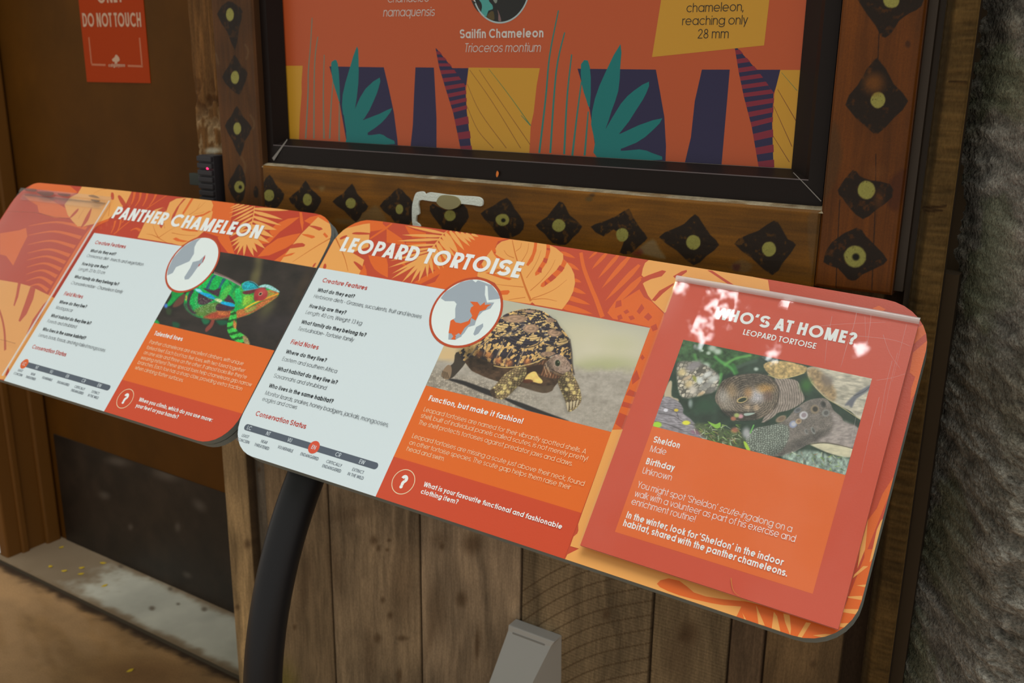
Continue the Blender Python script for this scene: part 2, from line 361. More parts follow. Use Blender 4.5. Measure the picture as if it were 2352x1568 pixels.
def board_body(surf, parent):
    V, F, M = [], [], []
    outl = []                                          # refine the outline so that it follows the bow
    for i in range(len(OUTL)):
        A, B = OUTL[i], OUTL[(i + 1) % len(OUTL)]; n = max(1, int(abs(B[0] - A[0]) / STEP + .99)); outl += [A + (B - A) * t / n for t in range(n)]
    outl = np.array(outl); n = len(outl); lev = (0, -.0115, -.0135, -TH); shr = (0, 0, -.0006, 0)
    for z, k in zip(lev, shr): V += [tuple(x) for x in surf.P(outl[:, 0] * (1 + k), outl[:, 1] * (1 + 2 * k), z)]
    for l in range(3):
        for i in range(n): j = (i + 1) % n; F.append((l * n + i, (l + 1) * n + i, (l + 1) * n + j, l * n + j)); M.append(1 if l == 1 else 0)
    F.append(tuple(3 * n + i for i in range(n))[::-1]); M.append(2)
    return mesh('board', V, F, [edge_grey, edge_line, back_dark], parent, mi=M)

def common(surf, root, panel_a0, panel_a1, ph_a0, ph_a1, map_c, map_r, qc, qr, st_off, en_i, labels_px):
    W = Art(surf); W.rect(panel_a0, -HH, panel_a1, .1217, .0008, WHITE); W.clip = OUTL; W.V.clear(); W.F.clear(); W.M.clear(); W.mats.clear()
    W.rect(panel_a0, -HH, panel_a1, .1217, .0008, WHITE); wp = W.build('fact_panel', root)
    Cp = Art(surf, OUTL); Cp.rect(ph_a0, -.1665, ph_a1, -.0455, .0008, CAPT); Cp.rect(ph_a0, -HH, ph_a1, -.1665, .0008, BAND)
    cp = Cp.build('caption_panel', root)
    Mp = Art(surf); Mp.ellipse(*map_c, map_r, map_r, .0018, BORD); Mp.ellipse(*map_c, map_r * .935, map_r * .935, .0020, SEA)
    Q = Art(surf); Q.ellipse(*qc, qr, qr, .0014, PALE, hole=.94)
    set_text(Q, '?', .24, .0014, WTXT, (qc[0], qc[1]), cap=qr * 1.1, px=False, centre=True); Q.build('question_mark_icon', cp)
    Sc = Art(surf)                                     # conservation scale
    a0 = panel_a0 + st_off; x0, x1, yc, r = a0, a0 + .2845, -.1883, .0055
    t = np.radians(np.linspace(90, 270, 12)); cap = np.r_[np.c_[x0 + r + r * np.cos(t), yc + r * np.sin(t)], np.c_[x1 - r - r * np.cos(t), yc - r * np.sin(t)]]
    Sc.poly(cap, .0012, SLATE)
    cs = (0.0118, .0555, .1035, .1555, .2060, .2540)
    Sc.ellipse(a0 + cs[en_i], yc, .0107, .0107, .0014, ink(214, 78, 50) if en_i else ink(216, 92, 34), 32)
    for i, (c, t_) in enumerate(zip(cs, ('LC', 'NT', 'VU', 'EN', 'CR', 'EW'))):
        set_text(Sc, t_, .13, .0016, ink(206, 214, 222), (a0 + c, yc), cap=.0068, px=False, centre=True)
    for i, (c, t1, t2) in enumerate(zip(cs, ('LEAST', 'NEAR', '', '', 'CRITICALLY', 'EXTINCT'), ('CONCERN', 'THREATENED', 'VULNERABLE', 'ENDANGERED', 'ENDANGERED', 'IN THE WILD'))):
        if t1: set_text(Sc, t1, .13, .0012, SLATE, (a0 + c, -.2032), cap=.0050, px=False, centre=True)
        set_text(Sc, t2, .13, .0012, SLATE, (a0 + c, -.2116 if t1 else -.2040), cap=.0050, px=False, centre=True)
    Sc.build('conservation_scale', wp)
    return wp, cp, Mp

LT, MD, BD, TT = .082, .094, .185, .215                 # stroke weights
def lines(surf, name, parent, L):
    A = Art(surf)
    for txt, w, m, p0, p1, cap, *sl in L: set_text(A, txt, w, .0011, m, p0, p1, cap, sl[0] if sl else 0., style=name)
    return A.build(name, parent)

# ---- right board
rs = empty('reading_board', RS.T, 'orange leaf-patterned sign board headed LEOPARD TORTOISE, nearer and on the right', 'sign board', 'reading boards on the post')
board_body(RS, rs)
wp, cp, Mp = common(RS, rs, -.5, -.1796, -.1796, .1363, (-.1678, .0890), .0643, (-.1449, -.1986), .0195, .0172, 3, None)
G = Art(RS, OUTL); o1, o2, o3, o4 = .0001, .0003, .0004, .0005
A_ = lambda s: crop(740, 490, .21259, s); B_ = lambda s: crop(800, 480, .12755, s); C_ = lambda s: crop(1060, 540, .12755, s)
D_ = lambda s: crop(1280, 580, .12755, s); E_ = lambda s: crop(1400, 540, .12755, s); F_ = lambda s: crop(580, 460, .12755, s)
G.rect(-HW, -HH, HW, HH, .00002, DRED)
for s in ('1350 195, 2010 272, 1900 300, 1870 370, 1900 430, 1830 405, 1700 520, 1680 680, 1500 740, 1330 815, 1180 800, 1280 640, 1100 560',): G.px(A_(s), o1, ORNG)
for s in ('690 350, 830 440, 960 530, 1040 640, 900 640, 690 600', '360 830, 400 960, 470 1080, 570 1160, 712 1235, 715 1000, 690 890, 600 860', '1020 295, 1080 420, 1150 510, 1400 520, 1400 430, 1200 380',
          '400 215, 600 245, 690 330, 560 380, 395 405, 385 260', '770 255, 800 262, 690 360, 400 545, 380 525, 640 345', '1040 600, 1400 600, 1400 650, 1040 640', '960 1000, 1060 1040, 1000 960',
          '1180 1320, 1650 1060, 1900 1020, 1500 1250, 1300 1350', '1390 1370, 1760 1240, 1600 1390, 1500 1400', '230 1050, 290 1000, 325 1100, 335 1195, 205 1180', '0 290, 100 200, 280 195, 400 205, 390 260, 200 280, 0 350'): G.px(B_(s), o1, ORNG)
G.px(F_('1500 620, 1700 420, 1880 350, 2352 380, 2330 480, 2110 560'), o1, ORNG)
LF = lambda bx, by, tx, ty, w, cr=B_, m=LORG, off=o2: G.leaflet(*cr('%f %f, %f %f' % (bx, by, tx, ty)), w * .12755 * .00072, off, m)
G.taper(B_('1785 392, 1700 460, 1600 590, 1500 720, 1400 890'), .0016, .004, o2, LORG)
for q in ((1720, 440, 1040, 300, 60), (1690, 490, 965, 465, 66), (1640, 545, 870, 575, 66), (1560, 640, 880, 675, 55), (1510, 700, 820, 805, 55), (1480, 750, 750, 935, 60), (1440, 810, 720, 1055, 60), (1420, 840, 780, 1165, 66), (1410, 860, 775, 1255, 78),
          (1390, 870, 965, 1320, 90), (1400, 870, 1120, 1345, 90), (1410, 860, 1265, 1315, 84), (1420, 840, 1425, 1235, 70), (1450, 800, 1530, 1175, 70), (1490, 740, 1650, 1095, 76), (1540, 670, 1720, 1070, 76), (1590, 600, 1800, 960, 80), (1640, 540, 1930, 870, 90),
          (1690, 480, 1975, 800, 90), (1750, 430, 1985, 800, 90), (1830, 395, 2090, 745, 80), (1930, 405, 2190, 670, 74), (2030, 420, 2220, 600, 66), (2120, 435, 2285, 565, 60), (2220, 450, 2350, 500, 50)): LF(*q)
# cheese-plant leaf across the join of the two boards
G.px(F_('2115 415, 2000 428, 1830 470, 1700 500, 1600 540, 1500 655, 1200 1215, 1920 1335, 1955 1250, 1905 1185, 1975 1200, 2012 1072, 1800 945, 1900 900, 2090 840, 2105 620, 2118 570'), o3, LORG)
for s in ('1790 600, 1850 574, 1980 575, 2116 592, 2112 614, 1950 618, 1850 614', '1570 690, 1620 650, 1700 628, 1695 660, 1600 705', '1820 1110, 1862 1108, 1985 1200, 1950 1260, 1880 1190', '1270 1222, 1290 1150, 1320 1142, 1332 1190, 1312 1230'): G.px(F_(s), o4, DRED, 3)
G.taper(F_('1490 660, 1570 830, 1660 1040, 1722 1275'), .0028, .0007, o4, VEIN)
# big cheese-plant leaf
G.px(C_('870 75, 1300 125, 1540 155, 1700 230, 1830 340, 1834 430, 1900 488, 1980 590, 2030 700, 2046 860, 2010 1020, 1930 1180, 1810 1337, 1250 1240, 750 1170, 700 1000, 600 860, 450 790, 285 745, 290 690, 360 520, 440 390, 545 262, 610 340, 625 300, 612 240, 640 180, 720 115'), o3, LORG)
for s, m in (('545 262, 615 345, 700 400, 800 445, 840 465, 760 472, 650 425, 585 345', ORNG), ('430 680, 560 725, 700 772, 860 812, 910 790, 860 768, 700 738, 540 660', ORNG), ('320 560, 360 510, 400 600, 480 640, 380 650', ORNG),
             ('690 1005, 760 994, 850 990, 872 1020, 830 1070, 715 1075', ORNG), ('560 690, 780 640, 760 620, 640 600', VEIN),
             ('1310 128, 1365 135, 1350 280, 1285 460, 1200 556, 1165 530, 1200 470, 1270 340, 1305 200', ORNG), ('1530 160, 1592 172, 1600 290, 1540 480, 1400 700, 1330 732, 1325 680, 1440 500, 1510 380, 1530 260', ORNG),
             ('1830 430, 1900 490, 1820 650, 1640 820, 1470 937, 1422 922, 1440 870, 1600 730, 1740 600, 1800 520', ORNG), ('1240 1238, 1275 1208, 1325 1252', DRED)): G.px(C_(s), o4, m, 0)
for s in ('1535 225, 1597 240, 1596 275, 1528 265', '1480 410, 1560 425, 1530 510, 1470 480', '1400 570, 1450 590, 1440 680, 1370 660', '1770 540, 1860 590, 1800 660, 1715 620', '1630 700, 1710 760, 1610 840, 1550 790', '1500 820, 1560 870, 1500 920'): G.px(C_(s), .00055, DRED)
for s, a, b in (('915 90, 960 300, 1010 480, 1060 670, 1150 940, 1250 1185', .0010, .0036), ('1080 140, 1060 225, 980 290', .0006, .0012), ('1215 140, 1180 310, 1080 480', .0005, .0012), ('765 270, 830 360, 945 410', .0005, .0012), ('1435 270, 1380 430, 1290 600, 1170 770', .0005, .0012),
                ('1690 440, 1600 620, 1440 820, 1240 1000', .0005, .0014), ('1900 800, 1700 960, 1500 1060, 1270 1140', .0005, .0015), ('1720 1190, 1500 1145, 1260 1160', .0005, .0015), ('620 885, 850 910, 1120 935', .0005, .0013), ('850 1165, 1000 1140, 1150 1120', .0008, .0012)): G.taper(C_(s), a, b, .00055, VEIN)
# frond on red
G.taper(D_('425 0, 480 280, 620 650, 700 840, 815 1160'), .0055, .0068, o2, ORNG)
for q in ((720, -20, 560, 115, 50), (900, 0, 620, 300, 75), (1120, 20, 730, 470, 80), (1310, 60, 795, 650, 95), (1480, 220, 860, 870, 105), (1520, 440, 915, 1050, 120), (60, -10, 330, 100, 70), (180, 190, 400, 320, 70), (280, 480, 435, 535, 65), (240, 640, 520, 745, 80), (150, 790, 600, 940, 90), (40, 950, 640, 1105, 110)): LF(*q, D_, ORNG)
G.px(D_('1480 660, 1560 800, 1700 880, 1930 1110, 1850 1480, 1700 1600, 1600 1568, 1680 1345, 1000 1190, 900 1080, 1000 960'), o2, ORNG)
for s in ('1060 880, 1150 850, 1160 960, 1040 1000', '1080 1140, 1150 1110, 1180 1190, 1100 1220', '1190 1060, 1260 1020, 1300 1070, 1230 1110', '1280 1150, 1360 1130, 1400 1190, 1320 1220', '1430 1060, 1520 920, 1570 1000, 1480 1110', '1560 1160, 1640 1080, 1710 1160, 1640 1230', '1680 1330, 1780 1280, 1810 1380, 1720 1420'): G.px(D_(s), o3, DRED)
# pale leaf beside the placard
G.px(np.r_[E_('720 438, 2352 702'), [(1764, 643), (1768, 668), (1620, 672)], E_('990 1400, 780 1200, 690 1080, 600 870, 700 790, 620 760, 578 720, 600 600, 640 500')], o3, LORG)
for s in ('560 780, 700 720, 950 630, 1022 650, 940 740, 750 790, 600 860', '1145 740, 1300 650, 1390 625, 1395 660, 1300 730, 1180 775', '760 1170, 900 1000, 1160 860, 1150 895, 960 1050, 820 1190', '1760 630, 1850 640, 2240 895, 2140 885'): G.px(E_(s), o4, DRED)
# strip between photograph and placard
S_ = lambda s: crop(1340, 800, .12755, s); H_ = lambda s: crop(1940, 700, .12755, s)
G.px(np.r_[[(1493, 750), (1530, 745), (1512, 800), (1440, 985), (1404, 992)]], o2, ORNG)
for s in ('1060 105, 1105 170, 1060 212, 1025 170', '960 385, 1015 545, 880 650, 875 520', '830 735, 960 795, 925 875, 760 838', '715 955, 890 1005, 845 1082, 685 1042', '650 1155, 830 1225, 725 1465, 575 1355'): G.px(S_(s), o3, DRED)
G.px(np.r_[[(1406, 987), (1436, 986)], [(1390, 1120), (1338, 1262), (1310, 1254)], crop(1260, 1180, .12755, '390 580, 450 410, 520 350, 538 300, 535 185, 600 0')], .0011, LORG)
G.px(np.r_[crop(1260, 1180, .12755, '700 540, 590 605, 340 730, 290 830, 2352 1640'), [(1720, 1430), (1800, 1380), (1500, 1290)]], .0011, LORG)
K_ = lambda s: crop(1460, 1280, .22321, s); N_ = lambda s: crop(1780, 1300, .12755, s); R_ = lambda s: crop(1880, 1060, .22321, s)
G.px(np.r_[K_('1090 500, 1035 615, 1200 760'), [(1880, 1490), (1960, 1500), (2010, 1300), (1985, 1280), (1930, 1420), (1800, 1390)]], .0012, ORNG)
G.px(K_('220 270, 255 235, 340 214, 450 240, 530 300, 600 360, 720 400, 900 430, 1130 452, 1344 500, 1344 560, 1090 505, 900 490, 780 470, 600 430, 450 390, 330 345, 250 305'), .0012, ORNG)
for s in ('1100 570, 1140 645, 1120 640', '1240 490, 1330 700, 1265 690'): G.px(K_(s), .0013, LORG)
for s in ('-20 820, 40 900, 100 1180, -60 1140', '150 850, 265 880, 290 1130, 275 1245, 180 1000', '560 1010, 650 1020, 470 1310, 400 1280', '680 1245, 900 1220, 1220 1230, 1000 1310', '1180 1030, 1430 1020, 1340 1120, 1170 1090', '1240 770, 1520 775, 1480 870, 1230 830', '1310 545, 1570 535, 1560 610, 1320 570', '1470 345, 1640 330, 1620 380', '1430 150, 1590 0, 1680 0, 1400 220'): G.px(N_(s), .0013, LORG)
for s in ('500 60, 620 15, 740 80, 640 140, 560 100', '1330 400, 1500 300, 1540 450, 1240 710, 1240 560', '1230 860, 1490 640, 1560 700, 1340 1480, 1180 1740, 1200 1500, 1270 1300, 1170 1220'): G.px(H_(s), o2, ORNG)
G.px(np.r_[R_('820 100, 775 150, 660 330, 600 480, 510 600, 495 720, 470 900, 620 900, 720 560'), [(2010, 1300), (1960, 1420), (1985, 1280)]], o2, ORNG)
for s in ('510 590, 500 700, 480 900, 400 1100, 430 890', '720 520, 640 610, 600 700, 565 860, 520 1050, 620 900'): G.px(R_(s), o3, LORG)
leaf_r = G.build('leaf_artwork', rs)
# Africa on the locator disc
for s, m, off in (('1283 918, 1290 800, 1500 715, 1625 705, 1700 730, 1850 760, 1960 840, 1960 905, 1915 925, 1780 965, 1862 965, 1820 1030, 1740 1060, 1690 1110, 1665 1160, 1650 1210, 1580 1230, 1540 1290, 1500 1330, 1440 1368, 1365 1365, 1370 1290, 1385 1170, 1440 1130, 1440 1030, 1455 980, 1430 950, 1330 950', MAPG, .0022),
                  ('1765 780, 1790 790, 1795 880, 1800 940, 1918 925, 1920 940, 1785 968, 1760 880', SEA, .0024), ('1625 722, 1660 748, 1690 722, 1720 735, 1790 760, 1700 700', SEA, .0024),
                  ('1740 1190, 1742 1225, 1690 1300, 1650 1322, 1635 1305, 1665 1230', MAPG, .0022),
                  ('1600 955, 1680 960, 1710 1000, 1760 960, 1760 990, 1830 985, 1790 1010, 1770 1040, 1705 1060, 1660 1160, 1610 1130, 1600 1190, 1540 1240, 1500 1310, 1440 1340, 1445 1366, 1395 1362, 1420 1330, 1400 1300, 1368 1295, 1390 1160, 1420 1145, 1445 1180, 1500 1190, 1580 1165, 1625 1110, 1600 1060, 1610 1020, 1640 1000', ink(222, 96, 36), .0026), ('1440 1320, 1480 1295, 1510 1330, 1465 1350', MAPG, .0028)):
    p = RS.uv(A_(s)); d = p - (-.1678, .0890); rr = np.linalg.norm(d, axis=1); p = (-.1678, .0890) + d * np.minimum(1, .0600 / rr)[:, None]; Mp.poly(p, off, m)
Mp.build('location_map', rs)
lines(RS, 'title_lettering', rs, [('LEOPARD TORTOISE', TT, WTXT, (778.9, 576.1), (1190.7, 639.5), .0298)])
c1, c2 = .0074, .0074
lines(RS, 'fact_lettering', wp, [
 ('Creature Features', BD * .9, HEADR, (739.3, 647.8), (841.9, 666.6), .0088), ('What do they eat?', BD, INKK, (728.7, 669.6), (813.2, 685), c1), ('Herbivore diets - Grasses, succulents, fruit and leaves', LT, TXTG, (719.8, 683.8), (967.5, 732), c2),
 ('How big are they?', BD, INKK, (709.4, 706.1), (793.7, 722.1), c1), ('Length: 40 cm, Weight: 13 kg', LT, TXTG, (701.4, 720.5), (830.4, 746.9), c2), ('What family do they belong to?', BD, INKK, (691.5, 743), (839.6, 773.8), c1), ('Testudinidae– Tortoise family', LT, TXTG, (683.5, 758.4), (810.9, 785), c2, .12),
 ('Field Notes', BD * .9, HEADR, (666.7, 789.4), (730.1, 803.2), .0088), ('Where do they live?', BD, INKK, (656, 811.2), (748.5, 832), c1), ('Eastern and southern Africa', LT, TXTG, (647.5, 827.8), (773, 857.3), c2), ('What habitat do they live in?', BD, INKK, (636.4, 850.3), (773.7, 883), c1),
 ('Savannahs and shrubland', LT, TXTG, (627.9, 866.3), (748.5, 895.6), c2), ('Who lives in the same habitat?', BD, INKK, (616.9, 889.3), (763.9, 926.5), c1), ('Monitor lizards, snakes, honey badgers, jackals, mongooses,', LT, TXTG, (608.2, 905.9), (892.1, 981), c2), ('eagles and crows', LT, TXTG, (601.5, 919.9), (680.9, 940), c2),
 ('Conservation Status', BD * .9, HEADR, (585.6, 953.9), (701.5, 984.9), .0088)])
lines(RS, 'caption_lettering', cp, [
 ('Function, but make it fashion!', BD, WTXT, (983.4, 919.2), (1199.4, 974), .0088), ('Leopard tortoises are named for their vibrantly spotted shells. A', LT, PALE, (972.4, 944.1), (1345.1, 1043.4), c2), ('shell, built of individual panels called scutes, is not merely pretty!', LT, PALE, (965.9, 958.5), (1348.5, 1060.3), c2),
 ('The shell protects tortoises against predator jaws and claws.', LT, PALE, (960.7, 974.1), (1314.5, 1070.9), c2), ('Leopard tortoises are missing a scute just above their neck, found', LT, PALE, (945.8, 1005), (1341.2, 1117), c2), ('on other tortoise species. The scute gap helps them raise their', LT, PALE, (939.2, 1019.9), (1309.3, 1125), c2), ('head and swim.', LT, PALE, (933.2, 1034.3), (1019.5, 1059.1), c2),
 ('What is your favourite functional and fashionable', BD, WTXT, (972.4, 1116.7), (1290.2, 1216), c1), ('clothing item?', BD, WTXT, (965.4, 1132.7), (1050.9, 1158.5), c1)])

# ---- left board
ls = empty('reading_board', LS.T, 'orange leaf-patterned sign board headed PANTHER CHAMELEON, farther and on the left', 'sign board', 'reading boards on the post')
board_body(LS, ls)
wl, cl, Ml = common(LS, ls, -.1333, .1878, .1878, .5, (.2018, .0874), .0641, (.2222, -.1986), .0195, .0192, 0, None)
G = Art(LS, OUTL)
I_ = lambda s: crop(0, 400, .17857, s); J_ = lambda s: crop(140, 430, .12755, s); K_ = lambda s: crop(340, 430, .12755, s); L_ = lambda s: crop(0, 600, .12755, s); M_ = lambda s: crop(0, 720, .12755, s)
G.rect(-HW, -HH, HW, HH, .00002, ink(188, 58, 34))
for s in ('440 105, 900 150, 1000 232, 930 255, 480 195, 345 195', '0 760, 250 720, 335 690, 352 800, 270 960, 170 1175, 80 1050, 0 1030', '300 270, 620 310, 850 440, 900 560, 700 560, 500 490, 480 400, 380 340'): G.px(I_(s), o1, ORNG)
G.taper(I_('1400 570, 1180 700, 900 1120, 640 1568'), .012, .016, o1, ORNG)
for y in (620, 740, 860, 970, 1060, 1150, 1240, 1330, 1420, 1500):
    bx = 1150 - (y - 560) * .62; G.taper(I_('%f %f, %f %f, %f %f' % (bx, y + 75, (bx + 360) / 2, y - 5, 370 - (y - 620) * .05, y + 45)), .0085, .0012, o1, ORNG)
G.px(I_('1060 150, 1700 210, 1620 380, 1400 570, 1210 640, 1080 668, 1000 672, 930 600, 870 520, 830 390, 900 300, 1000 250'), o3, LORG)
for s in ('895 560, 960 480, 1010 440, 1000 480, 930 550', '1180 435, 1150 560, 1100 640, 1040 690, 1060 640, 1120 520', '1430 240, 1462 245, 1466 320, 1430 320', '1515 290, 1552 278, 1625 390, 1575 405'): G.px(I_(s), o4, DRED, 3)
G.taper(I_('1090 440, 1030 530, 1010 570'), .0006, .0014, o4, VEIN); G.taper(I_('1416 350, 1410 440, 1395 540'), .0006, .0016, o4, VEIN); G.taper(I_('1200 250, 1300 200, 1400 190'), .0006, .0014, o4, VEIN)
for s, a, b in (('950 845, 1300 560, 1640 320, 1960 110', .003, .002), ('1200 400, 1290 250, 1330 80', .002, .008), ('1330 350, 1410 230, 1440 90', .002, .007), ('1470 340, 1530 220, 1560 100', .002, .007), ('1590 340, 1670 220, 1720 110', .002, .007), ('1000 820, 1060 690, 1080 580', .002, .006), ('900 830, 950 720, 980 600', .002, .006), ('1100 640, 1160 560, 1200 470', .002, .006), ('1250 780, 1350 740, 1430 780', .002, .006)): G.taper(J_(s), a, b, o1, ORNG)
for s in ('1180 330, 1250 80, 1290 80, 1260 330', '690 720, 730 680, 750 740, 710 770', '800 650, 840 620, 850 690, 810 710', '900 700, 930 680, 940 740, 905 750'): G.px(J_(s), o2, DRED)
G.px(K_('1150 230, 1560 290, 1480 640, 1460 900, 1300 900, 1000 800, 1140 560'), o1, ORNG)
G.px(K_('1250 900, 1450 860, 1560 1200, 1440 1180, 1300 1000'), o1, ORNG)
G.px(np.r_[J_('1380 910, 1510 640, 1610 480, 1700 400, 1862 354, 1895 440, 1960 270, 2080 205, 2240 188'), K_('700 190, 1140 235, 1176 325, 1145 420, 1168 440, 1140 560, 1000 800, 900 890, 600 1055'), J_('2000 1010')], o3, LORG)
for s, m in (('640 210, 690 196, 570 330, 485 520, 410 615, 440 500, 520 360', DRED), ('780 196, 822 205, 700 400, 640 490, 615 470, 700 330', ORNG), ('1150 430, 1000 512, 860 545, 820 520, 1000 482, 1100 425', ORNG), ('600 742, 880 768, 905 800, 740 792, 615 768', ORNG), ('445 930, 505 902, 580 940, 730 972, 640 988, 520 970', ORNG), ('215 640, 295 650, 240 742, 208 700', DRED), ('170 420, 295 350, 320 430, 290 450', DRED)): G.px(K_(s), o4, m)
for s, a, b in (('1040 260, 900 390, 740 500', .0005, .0016), ('490 720, 350 800, 190 910', .0005, .0020), ('90 680, 130 800, 190 910', .0005, .0018), ('-30 840, 80 860, 190 910', .0005, .0018), ('860 870, 640 860, 430 820', .0005, .0014), ('940 290, 900 360, 880 400', .0004, .0010), ('820 480, 960 460, 1010 440', .0004, .0010), ('190 910, 270 960, 350 1000', .0018, .0005), ('290 660, 300 740', .0005, .001)): G.taper(K_(s), a, b, .00055, VEIN)
for s in ('850 300, 700 420, 520 550, 350 640, 300 560, 420 430, 640 330', '870 590, 700 620, 450 690, 250 830, 90 1015, 300 990, 600 860, 730 780', '930 370, 1040 300, 1240 255, 1360 300, 1470 430, 1480 490, 1180 305, 1050 430', '845 210, 890 215, 920 400, 900 560, 860 400', '0 700, 250 700, 500 560, 300 770, 0 800', '380 1090, 600 940, 640 880, 590 985, 500 1110'): G.px(F_(s), o1, ORNG)
LFK = lambda bx, by, tx, ty, w, cr=K_: G.leaflet(*cr('%f %f, %f %f' % (bx, by, tx, ty)), w * .12755 * .00088, o2, LORG)
G.taper(K_('1920 335, 1905 480, 1870 640, 1760 900'), .0012, .004, o2, LORG)
for q in ((1650, 300, 1470, 375, 40), (1740, 310, 1480, 410, 40), (1820, 330, 1450, 470, 44), (1900, 345, 1460, 548, 50), (1905, 400, 1510, 612, 56), (1895, 470, 1560, 640, 56), (1885, 540, 1640, 680, 56), (1870, 620, 1470, 900, 60), (1800, 760, 1440, 870, 60), (1790, 830, 1470, 995, 64), (1770, 860, 1500, 1065, 70), (1770, 870, 1545, 1150, 74), (1765, 880, 1600, 1220, 76), (1760, 890, 1725, 1250, 72),
          (1770, 890, 1905, 1245, 80), (1790, 870, 1970, 1175, 80), (1800, 850, 2110, 1105, 84), (1820, 800, 2185, 1000, 84), (1840, 730, 2260, 900, 80), (1855, 690, 2320, 765, 76)): LFK(*q)
for q in ((20, 150, 660, 182, 62), (20, 205, 548, 345, 66), (12, 290, 522, 452, 66), (0, 370, 440, 532, 62), (-20, 440, 378, 662, 62)): LFK(*q, F_)
G.px(F_('1180 300, 1482 478, 1492 560, 1440 700, 1160 1218, 505 1105, 590 980, 730 790, 880 602, 1050 430'), o3, LORG)
for s, m in (('1000 452, 1120 458, 1240 490, 1268 522, 1200 546, 1060 482', DRED), ('880 604, 1000 612, 1110 640, 1130 665, 1070 688, 920 632', ORNG), ('728 795, 800 772, 900 768, 952 800, 930 832, 800 852, 655 872', DRED), ('588 986, 700 952, 775 940, 700 990, 555 1022', ORNG), ('1268 612, 1302 578, 1366 650, 1330 677', ORNG), ('1075 1196, 1110 1140, 1152 1122, 1110 1202', DRED), ('1400 440, 1480 440, 1482 482, 1440 475', DRED)): G.px(F_(s), o4, m)
G.taper(F_('1450 660, 1200 800, 900 990, 720 1110'), .0026, .0006, o4, VEIN)
G.px(np.r_[L_('-60 330, 0 335, 320 388, 550 450, 860 600, 990 665, 430 1568'), M_('90 1195, -80 1160')], o3, LORG)
for s in ('325 388, 375 402, 330 640, 262 810, 245 790, 290 600', '550 455, 640 492, 600 680, 480 950, 360 1090, 335 1070, 450 750', '920 640, 860 740, 700 1050, 490 1340, 478 1310, 590 1050, 780 780'): G.px(L_(s), o4, DRED)
G.taper(L_('-10 870, 50 1080, 85 1300, 95 1600'), .004, .006, o4, ink(190, 78, 36)); G.px(M_('150 950, 165 1060, 110 1145, 98 1100'), o4, DRED)
G.build('leaf_artwork', ls)
for s, m, off in (('880 250, 700 370, 500 600, 350 900, 330 1060, 390 1080'.replace('390 1080', '470 1000'), MAPG, .0022),): pass
Q_ = lambda s: crop(340, 520, .19130, s)
for s, m, off in (('640 140, 590 190, 560 250, 555 330, 500 420, 340 490, 300 560, 235 590, 225 520, 300 380, 420 240, 540 150', MAPG, .0022), ('690 345, 665 430, 600 490, 530 590, 490 635, 445 640, 440 610, 510 500, 540 430, 620 410', MAPG, .0022), ('693 343, 685 385, 660 432, 650 440, 670 380', HEADR, .0024), ('640 440, 625 470, 605 490, 612 465', HEADR, .0024)):
    p = LS.uv(Q_(s)); d = p - (.2018, .0874); rr = np.linalg.norm(d, axis=1); Ml.poly((.2018, .0874) + d * np.minimum(1, .0598 / rr)[:, None], off, m)
Ml.build('location_map', ls)
lines(LS, 'title_lettering', ls, [('PANTHER CHAMELEON', TT, WTXT, (254.8, 500.8), (593.2, 549.3), .0298)])
lines(LS, 'fact_lettering', wl, [
 ('Creature Features', BD * .9, HEADR, (217.2, 560.1), (287.3, 570.9), .0088), ('What do they eat?', BD, INKK, (207, 578.6), (265, 587), c1), ('Omnivorous diet - Insects and vegetation', LT, TXTG, (198.4, 590.1), (328.8, 611), c2), ('How big are they?', BD, INKK, (187.4, 608.6), (246.5, 617.5), c1), ('Length: 23 to 53 cm', LT, TXTG, (179.8, 620.7), (240.1, 630), c2),
 ('What family do they belong to?', BD, INKK, (170.3, 638.3), (271.7, 656.3), c1), ('Chamaeleonidae - Chameleon family', LT, TXTG, (162, 652.3), (280.6, 674), c2, .12), ('Field Notes', BD * .9, HEADR, (146, 677.8), (188.8, 685.8), .0088), ('Where do they live?', BD, INKK, (135.5, 696.3), (197.7, 708), c1), ('Madagascar', LT, TXTG, (127.6, 709.1), (165.8, 716.7), c2), ('What habitat do they live in?', BD, INKK, (116.3, 727.6), (207.9, 746), c1),
 ('Forests and shrubland', LT, TXTG, (107.8, 740.3), (174.7, 754.2), c2), ('Who lives in the same habitat?', BD, INKK, (97.2, 758.8), (195.8, 780.3), c1), ('Lemurs, boas, fossas, and ring-tailed mongooses', LT, TXTG, (88, 772.3), (241.1, 808.5), c2), ('Conservation Status', BD * .9, HEADR, (72.7, 799.7), (150.5, 818.9), .0088)])
lines(LS, 'caption_lettering', cl, [
 ('Talented toes', BD, WTXT, (353.6, 769.4), (417.8, 783.6), .0088), ('Panther chameleons are excellent climbers, with unique', LT, PALE, (342.5, 788.4), (558.8, 839.9), c2), ('forked feet. Each foot has five toes, with two fused together', LT, PALE, (335.7, 801), (562, 856.2), c2), ("on one side and three on the other. It almost looks like they're", LT, PALE, (329.4, 812.6), (566.6, 871.1), c2),
 ('wearing mittens! These special toes help chameleons grip narrow', LT, PALE, (322.7, 824.2), (577.7, 888.5), c2), ('branches. Each toe has a sharp claw, providing extra traction', LT, PALE, (315.8, 835.3), (555.7, 898), c2), ('when climbing flatter surfaces.', LT, PALE, (309.4, 847.3), (420.5, 877.8), c2), ('When you climb, which do you use more:', BD, WTXT, (318.3, 921), (487.3, 969.4), c1), ('your feet or your hands?', BD, WTXT, (311.1, 934.6), (408.4, 962.4), c1)])
